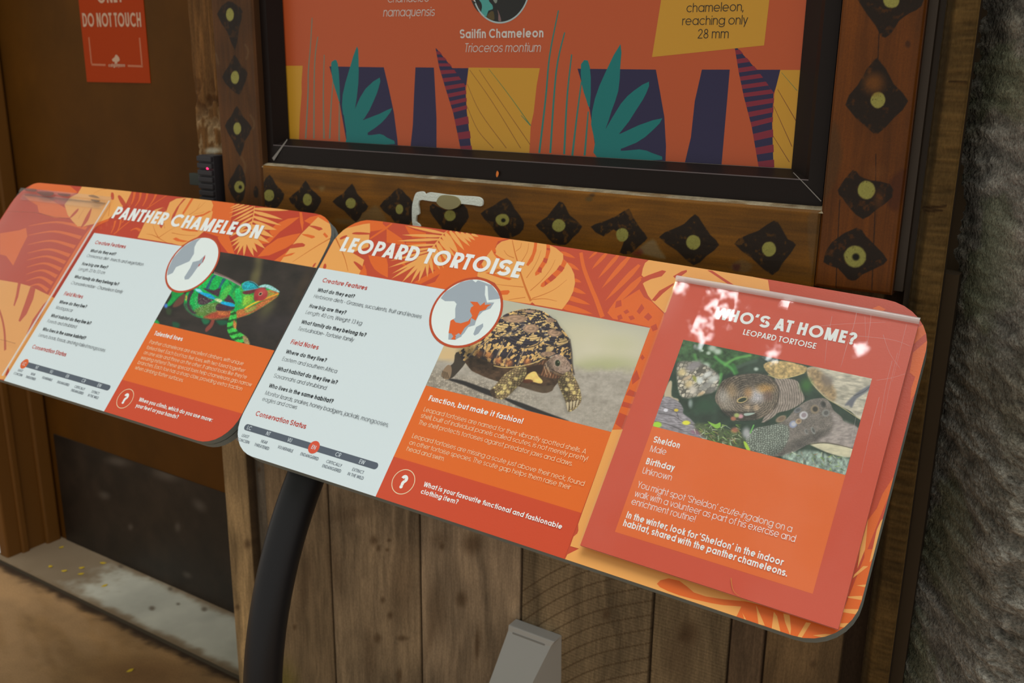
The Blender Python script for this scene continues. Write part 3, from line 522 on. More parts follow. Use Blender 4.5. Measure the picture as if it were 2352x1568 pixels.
# ------------------------------------------------------------------ fine painted grids: printed photographs, timber, stone
def _h(ix, iy, s):
    v = (ix.astype(np.int64) * 374761393 + iy.astype(np.int64) * 668265263 + s * 974711) & 0x7fffffff
    v = ((v ^ (v >> 13)) * 1274126177) & 0x7fffffff; return ((v ^ (v >> 16)) & 0xffff) / 65535.
def vnoise(x, y, s=0):
    ix, iy = np.floor(x), np.floor(y); fx, fy = x - ix, y - iy; fx = fx * fx * (3 - 2 * fx); fy = fy * fy * (3 - 2 * fy); ix = ix.astype(int); iy = iy.astype(int)
    return (_h(ix, iy, s) * (1 - fx) + _h(ix + 1, iy, s) * fx) * (1 - fy) + (_h(ix, iy + 1, s) * (1 - fx) + _h(ix + 1, iy + 1, s) * fx) * fy
def fbm(x, y, s=0, o=4):
    t = 0; a = .5; n = 0
    for i in range(o): t = t + a * vnoise(x * 2 ** i + 17 * i, y * 2 ** i, s + i); n += a; a *= .55
    return t / n
def voro(x, y, s=0):
    ix, iy = np.floor(x).astype(int), np.floor(y).astype(int); f1 = np.full(x.shape, 9.); f2 = f1.copy(); cid = np.zeros(x.shape)
    for i in (-1, 0, 1):
        for j in (-1, 0, 1):
            cx, cy = ix + i, iy + j; d = np.hypot(cx + .15 + .7 * _h(cx, cy, s) - x, cy + .15 + .7 * _h(cx, cy, s + 5) - y)
            n = d < f1; f2 = np.where(n, f1, np.minimum(f2, d)); cid = np.where(n, _h(cx, cy, s + 9), cid); f1 = np.where(n, d, f1)
    return f1, f2, cid
def sst(a, b, x): t = np.clip((x - a) / (b - a), 0, 1); return t * t * (3 - 2 * t)
class Sheet:
    def __init__(s, surf, a0, b0, a1, b1, nx, ny, off=0.):
        s.s, s.nx, s.ny, s.off = surf, nx, ny, off
        s.A, s.B = [g.ravel() for g in np.meshgrid(np.linspace(a0, a1, nx), np.linspace(b0, b1, ny))]
        s.X, s.Y = project(surf.P(s.A, s.B, off)); s.C = np.zeros((nx * ny, 3)); s.D = np.zeros(nx * ny)
    def mask(s, pts, soft=1.):
        p = np.asarray(pts, float); lo, hi = p.min(0) - soft * 2, p.max(0) + soft * 2
        I = np.nonzero((s.X > lo[0]) & (s.X < hi[0]) & (s.Y > lo[1]) & (s.Y < hi[1]))[0]
        if not len(I): return I, np.zeros(0)
        x, y = s.X[I], s.Y[I]; ins = np.zeros(len(I), bool); dm = np.full(len(I), 1e9)
        for i in range(len(p)):
            (ax, ay), (bx, by) = p[i], p[(i + 1) % len(p)]
            c = ((ay > y) != (by > y)) & (x < (bx - ax) * (y - ay) / (by - ay + 1e-12) + ax); ins ^= c
            t = np.clip(((x - ax) * (bx - ax) + (y - ay) * (by - ay)) / ((bx - ax) ** 2 + (by - ay) ** 2 + 1e-9), 0, 1)
            dm = np.minimum(dm, np.hypot(x - ax - t * (bx - ax), y - ay - t * (by - ay)))
        return I, sst(-soft, soft, np.where(ins, dm, -dm))
    def blend(s, I, m, c): c = np.asarray(c, float); c = c[I] if c.ndim == 2 and len(c) == len(s.A) else c; s.C[I] = s.C[I] * (1 - m[:, None]) + c * m[:, None]
    def fill(s, pts, c, soft=1., a=1., sm=3):
        I, m = s.mask(smooth(pts, sm) if sm else pts, soft); s.blend(I, m * a, c); return s
    def spot(s, x, y, rx, ry, c, soft=.35, a=1., rot=0.):
        dx, dy = s.X - x, s.Y - y; k, q = math.cos(math.radians(rot)), math.sin(math.radians(rot))
        d = np.hypot((dx * k + dy * q) / rx, (-dx * q + dy * k) / ry); m = 1 - sst(1 - soft, 1 + soft, d); I = np.nonzero(m > 0)[0]; s.blend(I, m[I] * a, c); return s
    def line(s, pts, w, c, a=1., soft=.8, sm=4, w1=None):
        p = np.asarray(pts, float); p = smooth(p, sm, False) if len(p) > 2 and sm else p
        lo, hi = p.min(0) - w * 2 - 3, p.max(0) + w * 2 + 3; I = np.nonzero((s.X > lo[0]) & (s.X < hi[0]) & (s.Y > lo[1]) & (s.Y < hi[1]))[0]
        if not len(I): return s
        x, y = s.X[I], s.Y[I]; d = np.full(len(I), 1e9); ws = np.linspace(w, w if w1 is None else w1, len(p))
        for i in range(len(p) - 1):
            (ax, ay), (bx, by) = p[i], p[i + 1]; t = np.clip(((x - ax) * (bx - ax) + (y - ay) * (by - ay)) / ((bx - ax) ** 2 + (by - ay) ** 2 + 1e-9), 0, 1)
            d = np.minimum(d, np.hypot(x - ax - t * (bx - ax), y - ay - t * (by - ay)) - (ws[i] + (ws[i + 1] - ws[i]) * t) / 2)
        s.blend(I, a * (1 - sst(-soft, soft, d)), c); return s
    def tint(s, pts, f, soft=1., sm=3): I, m = s.mask(smooth(pts, sm) if sm else pts, soft); s.C[I] *= (1 + m * (f[I] - 1))[:, None]
    def build(s, name, m, parent=None, k=1., smooth_=True):
        n, nx, ny = len(s.A), s.nx, s.ny
        P = s.s.P(s.A, s.B, s.off * .4 + s.D) if not hasattr(s, 'W') else s.W
        i = (np.arange(ny - 1)[:, None] * nx + np.arange(nx - 1)).ravel(); F = np.c_[i, i + 1, i + 1 + nx, i + nx]
        me = bpy.data.meshes.new(name); me.vertices.add(n); me.vertices.foreach_set('co', P.ravel()); me.loops.add(F.size); me.loops.foreach_set('vertex_index', F.ravel().astype(np.int32))
        me.polygons.add(len(F)); me.polygons.foreach_set('loop_start', np.arange(0, F.size, 4, dtype=np.int32)); me.polygons.foreach_set('loop_total', np.full(len(F), 4, np.int32))
        if smooth_: me.polygons.foreach_set('use_smooth', np.ones(len(F), bool))
        me.materials.append(m); at = me.color_attributes.new('Col', 'FLOAT_COLOR', 'POINT')
        cc = np.ones((n, 4)); cc[:, :3] = np.clip(lin(np.clip(s.C, 0, 255)) / ILL * k, 0, .95); at.data.foreach_set('color', cc.ravel()); me.update(calc_edges=True)
        o = bpy.data.objects.new(name, me); col.objects.link(o); put(o, parent); return o
PHOTO = mat('photo_print', 'attr', .34, .45, bump=(420, .12, .0006))

# ---- printed photograph: leopard tortoise walking
def photo_tortoise():
    S = Sheet(RS, -.1796, -.0455, .1363, .1217, 420, 236, .0010); X, Y = S.X, S.Y
    T = lambda s: crop(960, 620, .24876, s); U = lambda s: crop(1040, 690, .12755, s)
    v = (Y - 690 - (X - 1155) * .187) / 215.                                       # 0 top edge .. 1 bottom edge of the picture
    n1, n2 = fbm(X / 60, Y / 40, 3), fbm(X / 6, Y / 5, 8)
    S.C[:] = np.array((186, 183, 165)) + (v * 1.6).clip(0, 1)[:, None] * np.array((14, 8, -2))
    for x, y, rx, ry, c, a in ((1400, 800, 80, 40, (214, 204, 180), .8), (1330, 760, 50, 30, (208, 198, 168), .6), (1400, 840, 60, 22, (172, 172, 128), .8), (1345, 855, 40, 18, (166, 168, 120), .7), (1420, 790, 40, 20, (190, 186, 150), .5), (1030, 815, 40, 28, (214, 180, 132), .9)): S.spot(x, y, rx, ry, c, .9, a)
    g = sst(.50, .62, v + (n1 - .5) * .15 - .1 * (X < 1180) + (X - 1300) * .0004); S.blend(np.arange(len(X)), g, np.array((170, 160, 149)) + ((n2 - .5) * 30 + (fbm(X / 24, Y / 12, 77) - .5) * 34)[:, None])
    f1, f2, cid = voro(X / 5.5, Y / 4.2, 2); gr = sst(.78, .92, v + (n1 - .5) * .1 - .05) * (1 - .8 * sst(1140, 1260, X))
    S.blend(np.arange(len(X)), gr, (np.array((166, 154, 140)) * (.70 + .28 * cid + .16 * sst(.0, .3, f2 - f1))[:, None]))
    # cast shadow on the road, darker broken line
    dk = np.array((48, 44, 44))
    S.fill(T('290 1000, 420 1020, 560 1070, 690 1120, 700 1170, 560 1120, 420 1060, 300 1020'), dk, 2); S.fill(T('780 1170, 900 1205, 1040 1255, 1180 1310, 1390 1390, 1300 1375, 1140 1330, 1000 1290, 820 1205'), dk, 2)
    S.fill(T('350 760, 330 850, 285 890, 215 960, 240 1000, 300 1000, 350 960, 440 850, 450 760'), (66, 56, 48), 1); S.fill(T('215 955, 265 880, 300 880, 310 930, 290 1000, 240 1000'), (142, 116, 92), 1)
    for k in range(4): S.line(T('%d %d, %d %d' % (225 + 14 * k, 930 + 5 * k, 235 + 16 * k, 995)), 1.4, (60, 48, 40))
    S.fill(T('420 740, 470 900, 560 960, 720 1022, 980 1085, 1150 1132, 1235 1112, 1250 1085, 1330 990, 1400 900, 1200 800, 900 800'), np.array((78, 58, 44)) * (.55 + .9 * fbm(X / 9, Y / 7, 21))[:, None], 1)
    S.fill(T('960 1040, 1150 1070, 1250 1060, 1235 1112, 1150 1132, 980 1085'), (92, 76, 60), 2, .7)
    shell = T('380 745, 440 700, 560 640, 720 500, 790 415, 900 372, 1010 355, 1130 370, 1230 430, 1330 540, 1395 630, 1415 740, 1420 850, 1440 950, 1400 930, 1330 800, 1280 780, 1180 815, 1100 852, 980 884, 860 896, 720 872, 620 830, 500 800, 420 840, 390 790')
    sc = [(U('1400 385, 1540 440, 1600 640, 1520 760, 1320 840, 1130 800, 920 690, 900 640, 1250 430'), (1400, 500, 125, 70)), (U('1330 260, 1400 380, 1240 430, 880 640, 690 580, 760 430, 880 300, 1100 240'), (1120, 325, 190, 62)), (U('1100 200, 1350 150, 1500 170, 1640 240, 1480 300, 1330 260'), (1380, 190, 90, 20)),
          (U('1480 300, 1640 240, 1860 350, 1960 530, 1600 460, 1540 440, 1400 385'), (1760, 350, 70, 40)), (U('1600 460, 1960 560, 2100 750, 1900 830, 1650 760, 1600 640'), (1840, 570, 120, 66)), (U('1500 870, 1680 800, 1870 830, 1850 960, 1690 1030, 1600 1010'), (1720, 960, 120, 40))]
    seams = ['680 660, 560 760, 380 900, 250 1050', '920 700, 880 800, 740 1130', '640 730, 560 960, 560 1000', '1110 810, 1050 900, 960 1040, 930 1160', '1290 850, 1230 1000, 1160 1170', '1450 850, 1560 960, 1640 1030', '450 780, 360 930, 330 980']
    th = (X - 1100) * .8 + (Y - 800) * .55; ra = (Y - 800) * .8 - (X - 1100) * .55
    blot = fbm(th / 5.5, ra / 8, 31, 3); base = np.array((204, 164, 104))
    colr = np.where((blot > .485)[:, None], (54, 47, 54), base) * (.86 + .3 * fbm(X / 4, Y / 4, 40, 2))[:, None]
    S.fill(shell, colr, 1.)
    for i, (poly, (cx, cy, rx, ry)) in enumerate(sc):
        ax, ay = crop(1040, 690, .12755, '%f %f' % (cx, cy))[0]; dx, dy = (X - ax) / (rx * .12755), (Y - ay) / (ry * .12755); r = np.hypot(dx, dy); an = np.arctan2(dy, dx)
        b = vnoise(an * 4.5 + 40, r * .8 + i, 50 + i) * .5 + fbm(X / 4, Y / 2.8, 60 + i, 3) * .5; ring = .5 + .5 * np.sin(r * 10 + 2 * fbm(X / 12, Y / 12, 70))
        c = np.where(((b > .445) & (r > 1.15))[:, None], (54, 48, 56), (198, 164, 112)) * (.78 + .34 * ring)[:, None]
        c = np.where((r < 1.15)[:, None], np.array((160, 128, 104)) * (.86 + .22 * ring)[:, None], c)
        S.fill(poly, c, .8, 1, 0); S.line(np.r_[poly, poly[:1]], 1.5, (48, 40, 44), .8, sm=0)
    for q in seams: S.line(U(q), 2.2, (176, 150, 122), .8); S.line(U(q) + (1.2, 0), 1., (58, 48, 48), .7)
    S.line(U('1100 800, 1300 850, 1500 800, 1620 720'), 2, (40, 36, 44)); S.line(U('900 650, 1050 760, 1120 810'), 2, (44, 40, 46)); S.line(U('650 660, 780 660, 910 650'), 2, (44, 38, 44))
    for x, y in ((820, 1080), (640, 980), (1340, 1100), (470, 960), (1010, 1120)): S.spot(*crop(1040, 690, .12755, '%d %d' % (x, y))[0], 8, 8, np.array((186, 112, 66)), .8, .75)
    S.line(U('740 1170, 900 1200, 1080 1195, 1280 1165, 1480 1110, 1640 1030'), 2.2, (206, 172, 110))
    S.tint(shell, .80 + .42 * fbm(X / 11, Y / 9, 83) + .10 * sst(860, 720, Y), 1)
    for q in ('1560 470, 1700 650, 1560 760', '1000 650, 1300 450, 1200 420', '900 640, 1180 470'): S.line(U(q), 2.2, (176, 164, 150), .55, 1.4)
    for k in range(150):
        x, y = rng.uniform(1075, 1315), rng.uniform(715, 850); S.spot(x, y, rng.uniform(1, 2.6), rng.uniform(.6, 1.3), ((196, 176, 150), (40, 36, 44), (222, 184, 120))[k % 3], .6, .0 if k % 3 == 0 else .0)
    S.tint(T('380 745, 520 700, 700 900, 480 860'), .62 + 0 * X, 14); S.tint(T('1230 430, 1330 540, 1400 640, 1430 860, 1360 800, 1300 620'), .84 + 0 * X, 10)
    S.line(T('1400 640, 1418 760, 1425 880, 1440 960'), 4, (80, 70, 66), .7)
    # neck, head, throat, legs
    S.fill(T('1120 860, 1180 830, 1240 900, 1330 985, 1220 995, 1110 960, 1085 920'), np.array((112, 76, 54)) * (.75 + .5 * np.sin((X + Y * .35) / 2.2) ** 2)[:, None], 1); S.fill(T('990 905, 1150 870, 1130 960, 1060 930, 1000 960'), (58, 40, 32), 2)
    S.fill(T('985 1002, 1020 955, 1080 934, 1112 980, 1150 1022, 1132 1046, 1060 1030, 1000 1020'), np.array((240, 200, 116)) * (.85 + .25 * fbm(X / 8, Y / 8, 81))[:, None], 1); S.fill(T('975 1010, 1040 1008, 1060 1030, 980 1040'), (90, 48, 34), 1.4, .9)
    f1, f2, cid = voro(X / 3.0, Y / 3.0, 6)
    S.fill(T('1165 880, 1200 830, 1265 780, 1330 788, 1390 840, 1416 892, 1395 930, 1352 972, 1290 970, 1225 935'), np.array((150, 124, 108)) * (.62 + .30 * cid + .5 * sst(0, .35, f2 - f1) * .6)[:, None], 1)
    S.tint(T('1165 880, 1200 830, 1240 900, 1240 940, 1225 935'), .62 + 0 * X, 6); S.tint(T('1265 780, 1330 788, 1390 840, 1330 850, 1280 820'), 1.22 + 0 * X, 8); S.tint(T('1240 940, 1330 968, 1395 930, 1352 980, 1290 975'), .6 + 0 * X, 5)
    S.fill(T('1320 900, 1370 880, 1400 900, 1390 935, 1340 930'), (176, 150, 134), 4, .6); S.spot(*T('1372 905')[0], 1.3, 1, (60, 44, 40), .4)
    S.spot(1280.5, 833, 8, 9, (176, 158, 140), .4, .8); S.spot(1280.4, 833.2, 5.6, 7.2, (38, 42, 26), .25); S.spot(1282, 831, 1.5, 1.8, (120, 130, 100), .4)
    S.line(T('1235 915, 1280 940, 1340 960, 1385 938'), 1.6, (52, 38, 32)); S.fill(T('1240 930, 1300 955, 1350 968, 1300 975'), (120, 90, 60), 1.5, .8)
    for x, y in ((1180, 900), (1200, 935), (1165, 930)): S.line(T('%d %d, %d %d' % (x, y - 40, x + 22, y + 34)), 1.6, (206, 172, 134), .8)
    f1, f2, cid = voro(X / 6.2 + Y / 30, Y / 5.4, 12)
    legc = np.where((cid > .72)[:, None], (206, 182, 124), (150, 126, 92)) * (.50 + .52 * sst(.0, .34, f2 - f1))[:, None] * (.8 + .35 * fbm(X / 4, Y / 4, 90))[:, None]
    S.fill(T('985 888, 1003 930, 972 1012, 862 1132, 785 1192, 705 1174, 668 1120, 722 1050, 800 960, 880 908, 940 890'), legc, 1.); S.tint(T('985 888, 1003 930, 972 1012, 862 1132, 840 1060, 900 960'), .72 + 0 * X, 8); S.fill(T('1390 933, 1432 970, 1482 1060, 1507 1160, 1500 1222, 1450 1282, 1385 1306, 1366 1232, 1340 1160, 1290 1040, 1315 985'), legc, 1.)
    S.tint(T('1290 1000, 1340 1160, 1366 1232, 1385 1306, 1400 1150, 1360 1000'), .62 + 0 * X, 10); S.tint(T('985 888, 1003 930, 940 980, 880 910'), 1.12 + 0 * X, 8)
    for x, y in ((1380, 1010), (1400, 1060), (1370, 1100), (1420, 1090), (1440, 1130), (800, 1080), (850, 1040), (770, 1130), (900, 1000), (830, 1120)): S.spot(*T('%d %d' % (x, y))[0], 5, 4, (226, 200, 130), .5, .8, 30)
    for k in range(4): S.fill(T('%d %d, %d %d, %d %d' % (1368 + 32 * k, 1225 - 6 * k, 1395 + 32 * k, 1225 - 8 * k, 1384 + 26 * k, 1304 - 13 * k)), (196, 178, 146), 1); S.line(T('%d %d, %d %d' % (1398 + 32 * k, 1200 - 6 * k, 1392 + 28 * k, 1296 - 16 * k)), 1.4, (64, 50, 42))
    S.line(T('1350 1175, 1420 1150, 1500 1165'), 1.6, (84, 66, 50), .7); S.fill(T('660 1120, 700 1090, 720 1180, 690 1170'), (58, 44, 38), 2, .8)
    return S.build('tortoise_photograph', PHOTO, rs)
photo_tortoise()

# ---- printed photograph: panther chameleon
def photo_chameleon():
    S = Sheet(LS, .1878, -.0455, .5, .1225, 380, 214, .0010); X, Y = S.X, S.Y
    C1 = lambda s: crop(340, 620, .12755, s); C2 = lambda s: crop(460, 590, .12755, s)
    n = fbm(X / 26, Y / 18, 5); S.C[:] = np.array((44, 36, 33)) * (.7 + .7 * n)[:, None]
    S.spot(*C2('1030 180')[0], 9, 36, (112, 102, 66), .9, .9, 8); S.spot(*C2('960 400')[0], 9, 18, (98, 90, 56), .9, .7, 8); S.spot(*C2('1200 930')[0], 12, 26, (86, 82, 52), .9, .8, 30); S.spot(*C2('1850 500')[0], 10, 40, (70, 54, 40), .9, .6, 25); S.spot(*C2('700 150')[0], 40, 14, (30, 25, 22), .9, .7)
    S.spot(*C2('1400 1200')[0], 60, 22, (54, 46, 52), .9, .5)
    for s, c in (('960 870, 1100 890, 1080 960, 1000 970', (24, 104, 68)), ('1220 900, 1400 900, 1440 960, 1300 990', (22, 84, 58)), ('440 930, 560 960, 540 1040, 450 1020', (22, 78, 52)), ('120 900, 170 900, 200 965, 110 960', (36, 160, 66)), ('330 680, 420 700, 400 800, 330 780', (48, 62, 38))): S.fill(C1(s), c, 3)
    S.fill(C1('640 415, 700 500, 560 640, 440 660, 500 540'), (104, 62, 50), 2); S.fill(C1('430 380, 640 396, 560 480, 400 640, 330 625, 420 480'), np.array((0, 156, 66)) * (.75 + .5 * fbm(X / 7, Y / 7, 9))[:, None], 1.5); S.spot(*C1('318 640')[0], 4, 5, (70, 120, 205), .6); S.line(C1('560 470, 430 610'), 2, (20, 70, 40), .6)
    S.fill(C1('1150 880, 1195 900, 1150 1020, 1045 1112, 1030 1050, 1110 960'), (136, 62, 52), 1.5)
    body = np.r_[C1('1170 60, 1300 108, 1420 150, 1560 232, 1660 280'), C2('740 480, 790 445, 860 432, 960 455, 1040 530, 1090 505, 1180 492, 1280 520, 1400 600, 1420 630, 1395 700, 1300 775, 1150 880, 1000 965, 880 1035, 700 1080, 640 1100'), C1('1480 850, 1200 890, 1060 872, 900 852, 800 800, 700 720, 640 620, 660 500, 690 405, 860 320, 1100 90')]
    f1, f2, cid = voro(X / 1.9, Y / 1.9, 3); scale = (.72 + .30 * cid + .30 * sst(0, .4, f2 - f1))[:, None] * (.85 + .3 * fbm(X / 9, Y / 9, 4))[:, None]
    S.fill(body, np.array((6, 162, 72)) * scale, 1., 1, 2)
    P = lambda s, c, soft=1.6, cr=C1, a=1.: S.fill(cr(s), np.array(c) * (scale if not isinstance(c, str) else 1), soft, a)
    P('1060 600, 1250 570, 1320 600, 1230 730, 1100 810, 900 830, 800 740, 960 640', (86, 122, 54), 4); P('640 600, 760 620, 860 800, 960 850, 800 810, 690 720', (52, 92, 62), 3)
    P('990 840, 1230 735, 1400 720, 1540 740, 1600 860, 1480 852, 1200 892, 1060 874', (160, 66, 44), 4); P('1230 730, 1360 720, 1480 790, 1300 810', (176, 98, 52), 3)
    for s in ('985 330, 1060 330, 1180 362, 1310 300, 1290 390, 1265 472, 1220 460, 1100 402', '900 428, 960 430, 1100 512, 1175 532, 1080 592, 1000 622, 900 600', '1385 440, 1450 440, 1520 520, 1565 605, 1500 588, 1365 550', '1260 600, 1500 652, 1560 662, 1500 722, 1230 722', '760 365, 825 368, 765 480, 742 620, 785 720, 860 765, 820 782, 740 722, 700 620, 710 480'): P(s, (62, 40, 54))
    for s in ('1160 100, 1225 95, 1150 180, 1090 335, 1035 322, 1090 220', '1340 148, 1395 170, 1330 262, 1300 325, 1265 312, 1310 222'): P(s, (30, 84, 104)); 
    P('1450 200, 1500 260, 1470 260', (40, 70, 60)); P('1560 270, 1640 300, 1560 420, 1500 420', (14, 120, 66), 3); P('1280 500, 1400 300, 1480 260, 1500 330, 1380 520', (70, 176, 70), 3)
    P('850 336, 930 338, 990 400, 1120 430, 1220 508, 1330 560, 1500 588, 1562 640, 1490 652, 1340 612, 1290 582, 1180 522, 1080 492, 980 442, 860 372', (0, 152, 218), 1.2); P('845 336, 930 345, 965 395, 880 380', (140, 210, 238), 1.5); P('1190 530, 1245 505, 1332 540, 1292 582', (196, 218, 158), 1.5)
    P('680 450, 700 470, 690 540, 670 540', (200, 150, 60), 1)
    # head
    P('760 500, 600 620, 590 700, 640 810, 700 930, 860 890, 960 810, 960 650, 780 640', (58, 156, 62), 2, C2); P('640 560, 720 600, 740 780, 680 860, 620 720', (22, 176, 92), 3, C2); P('800 700, 940 700, 930 800, 840 870, 760 860', (128, 178, 56), 4, C2)
    P('770 468, 860 438, 960 458, 1045 540, 1000 582, 900 604, 785 592, 745 540', (22, 152, 168), 1.2, C2); S.line(C2('880 440, 960 470, 1035 540'), 1.8, (14, 40, 50)); S.line(C2('760 520, 800 450, 900 432, 1000 480, 1050 540'), 1.2, (110, 180, 205), .8)
    P('1050 525, 1120 498, 1190 492, 1280 518, 1405 600, 1422 632, 1370 632, 1290 592, 1200 560, 1100 552', (146, 196, 198), 1, C2); P('765 622, 900 590, 1100 548, 1190 556, 1010 622, 880 664, 780 664', (96, 38, 48), 1, C2); S.line(C2('770 600, 900 588, 1080 552'), 1.2, (150, 170, 190), .8)
    P('1190 600, 1290 600, 1400 640, 1380 680, 1200 730', (150, 140, 60), 2, C2); P('1240 590, 1400 636, 1395 660, 1260 620', (180, 100, 52), 1.2, C2)
    P('640 1095, 660 960, 900 900, 1150 770, 1390 690, 1300 778, 1000 962, 800 1052', (176, 104, 52), 2, C2); P('800 960, 980 880, 1000 930, 860 1000', (150, 150, 70), 3, C2); P('680 1060, 900 1000, 1100 880, 1200 830, 1000 962, 800 1052', (172, 70, 48), 2.5, C2)
    S.line(C2('800 925, 1000 810, 1200 735, 1395 660'), 3.6, (236, 150, 44)); S.line(C2('820 905, 960 830, 1100 770'), 2.4, (244, 200, 40)); S.line(C2('840 945, 1000 850, 1200 770, 1390 690'), 1, (150, 60, 30), .8)
    S.spot(*C2('1085 668')[0], 16.5, 14.5, np.array((172, 52, 56)), .12, 1, -35); S.spot(*C2('1000 745')[0], 5, 6, (150, 44, 50), .5); S.spot(*C2('1120 620')[0], 8, 6, (196, 84, 80), .8, .8)
    S.spot(*C2('1080 662')[0], 5.0, 3.6, (206, 170, 130), .2, 1, -38); S.spot(*C2('1080 662')[0], 3.6, 2.3, (34, 22, 20), .2, 1, -38)
    for k in range(5): S.spot(*C2('1085 668')[0], 7.5 + 2 * k, 6.3 + 1.8 * k, (196, 96, 92), .08, .0, -35)
    for k in range(40):                                                            # crest of small spines
        t = k / 39.; p = C1('1185 60')[0] * (1 - t) + C1('1665 282')[0] * t + (0, -9 * t * (1 - t)); S.line([p + (0, 1.5), p + (-.6, -4.2)], 1.0, (206, 160, 150) if k % 2 else (90, 60, 60), .9, .5, 0)
    S.line(C1('1180 62, 1300 104, 1430 150, 1560 222, 1660 275'), 1.6, (190, 180, 190), .7)
    for k in range(140):
        x, y = C1('%f %f' % (rng.uniform(820, 1260), rng.uniform(480, 760)))[0]; S.spot(x, y, .8, .8, (188, 196, 170), .6, .5)
    bands = (.55 + .6 * (np.sin((Y * 1.0 + X * .25) / 2.4 + 2 * fbm(X / 6, Y / 6, 14)) > -.3))[:, None]
    S.fill(C1('1490 740, 1582 760, 1592 900, 1582 1050, 1660 1122, 1770 1202, 1822 1325, 1740 1330, 1600 1296, 1500 1222, 1430 1100, 1425 950, 1470 830'), np.array((52, 158, 62)) * bands * scale, 1.2)
    P('1540 900, 1590 960, 1570 1060, 1530 1000', (196, 120, 60), 2); P('1700 1180, 1775 1205, 1830 1330, 1740 1330', (156, 128, 88), 2)
    return S.build('chameleon_photograph', PHOTO, ls)
photo_chameleon()
# ------------------------------------------------------------------ placard held on the right board
def acrylic(name, haze, rough=.015, tint=(.9, .92, .93)):
    m = bpy.data.materials.new(name); m.use_nodes = True; nt = m.node_tree; nt.nodes.clear(); N = nt.nodes.new; L = nt.links.new
    out = N('ShaderNodeOutputMaterial'); tr = N('ShaderNodeBsdfTransparent'); di = N('ShaderNodeBsdfDiffuse'); gl = N('ShaderNodeBsdfGlossy'); fr = N('ShaderNodeFresnel'); a = N('ShaderNodeMixShader'); b = N('ShaderNodeMixShader')
    di.inputs['Color'].default_value = tint + (1,); gl.inputs['Roughness'].default_value = rough; fr.inputs['IOR'].default_value = 1.49; a.inputs[0].default_value = haze
    L(tr.outputs[0], a.inputs[1]); L(di.outputs[0], a.inputs[2]); ge = N('ShaderNodeNewGeometry'); mu = N('ShaderNodeMath'); mu.operation = 'MULTIPLY'; iv = N('ShaderNodeMath'); iv.operation = 'SUBTRACT'; iv.inputs[0].default_value = 1; L(ge.outputs['Backfacing'], iv.inputs[1]); L(fr.outputs[0], mu.inputs[0]); L(iv.outputs[0], mu.inputs[1]); L(mu.outputs[0], b.inputs[0]); L(a.outputs[0], b.inputs[1]); L(gl.outputs[0], b.inputs[2]); L(b.outputs[0], out.inputs[0]); return m
ACR = acrylic('clear_acrylic', .008); ACE = acrylic('whitened_acrylic_edge', .52, .06, (.95, .95, .95)); SCR = acrylic('scratch', .28, .4, (.95, .9, .88)); ACO = acrylic('old_acrylic', .022, .06, (.8, .72, .74))  # edge acrylic carries diffuse white that stands in for the lip's bright highlight
LIFT = .013
PS = Surf(RS.T + RS.n * LIFT, RS.u, RS.v, RS.k)
cn = PS.uv([(1556.3, 635), (2111.6, 733.8), (1926, 1445.4), (1336, 1252.7)])
pa0, pa1, pb0, pb1 = cn[[0, 3], 0].mean(), cn[[1, 2], 0].mean(), cn[[2, 3], 1].mean(), cn[[0, 1], 1].mean()
pl = empty('placard', PS.P((pa0 + pa1) / 2, pb0), "red and orange WHO'S AT HOME placard in a scratched clear cover on the right board", 'placard')
def slab(surf, a0, b0, a1, b1, z0, z1, m, name, parent, nst=None):
    n = nst or max(2, int((a1 - a0) / STEP) + 1); A = np.linspace(a0, a1, n + 1); V = []
    for z in (z0, z1):
        for b in (b0, b1): V += [tuple(x) for x in surf.P(A, np.full(n + 1, b), z)]
    q = n + 1; F = []
    for i in range(n): F += [(i, q + i, q + i + 1, i + 1), (2 * q + i, 2 * q + i + 1, 3 * q + i + 1, 3 * q + i), (i, i + 1, 2 * q + i + 1, 2 * q + i), (q + i, 3 * q + i, 3 * q + i + 1, q + i + 1)]
    F += [(0, 2 * q, 3 * q, q), (n, q + n, 3 * q + n, 2 * q + n)]
    return mesh(name, V, F, m, parent)
CARD = ink(204, 74, 48); CORG = ink(226, 102, 36)
slab(PS, pa0, pb0, pa1, pb1, -.004, 0, ink(176, 60, 44), 'backing', pl)
slab(RS, pa0 + .03, pb0 + .05, pa1 - .03, pb1 - .05, .0006, LIFT - .004, edge_grey, 'mounting_pad', pl)
Cd = Art(PS); ci = PS.uv([(1567, 780), (2001.7, 869.1), (1500, 979.2), (1942.2, 1090.2), (1413.7, 1222.1), (1868, 1363)])
ia0, ia1, it, im, ib = ci[[0, 2, 4], 0].mean(), ci[[1, 3, 5], 0].mean(), ci[:2, 1].mean(), ci[2:4, 1].mean(), ci[4:, 1].mean()
Cd.rect(pa0, pb0, pa1, pb1, .0002, CARD); Cd.rect(ia0, ib, ia1, im, .0005, CORG); card = Cd.build('card', pl)
lines(PS, 'title_lettering', card, [("WHO’S AT HOME?", .22, WTXT, (1640, 731), (1964, 793.8), None), ('LEOPARD TORTOISE', .17, WTXT, (1705.4, 768.3), (1872.6, 801.9), None)])
cw = .0092
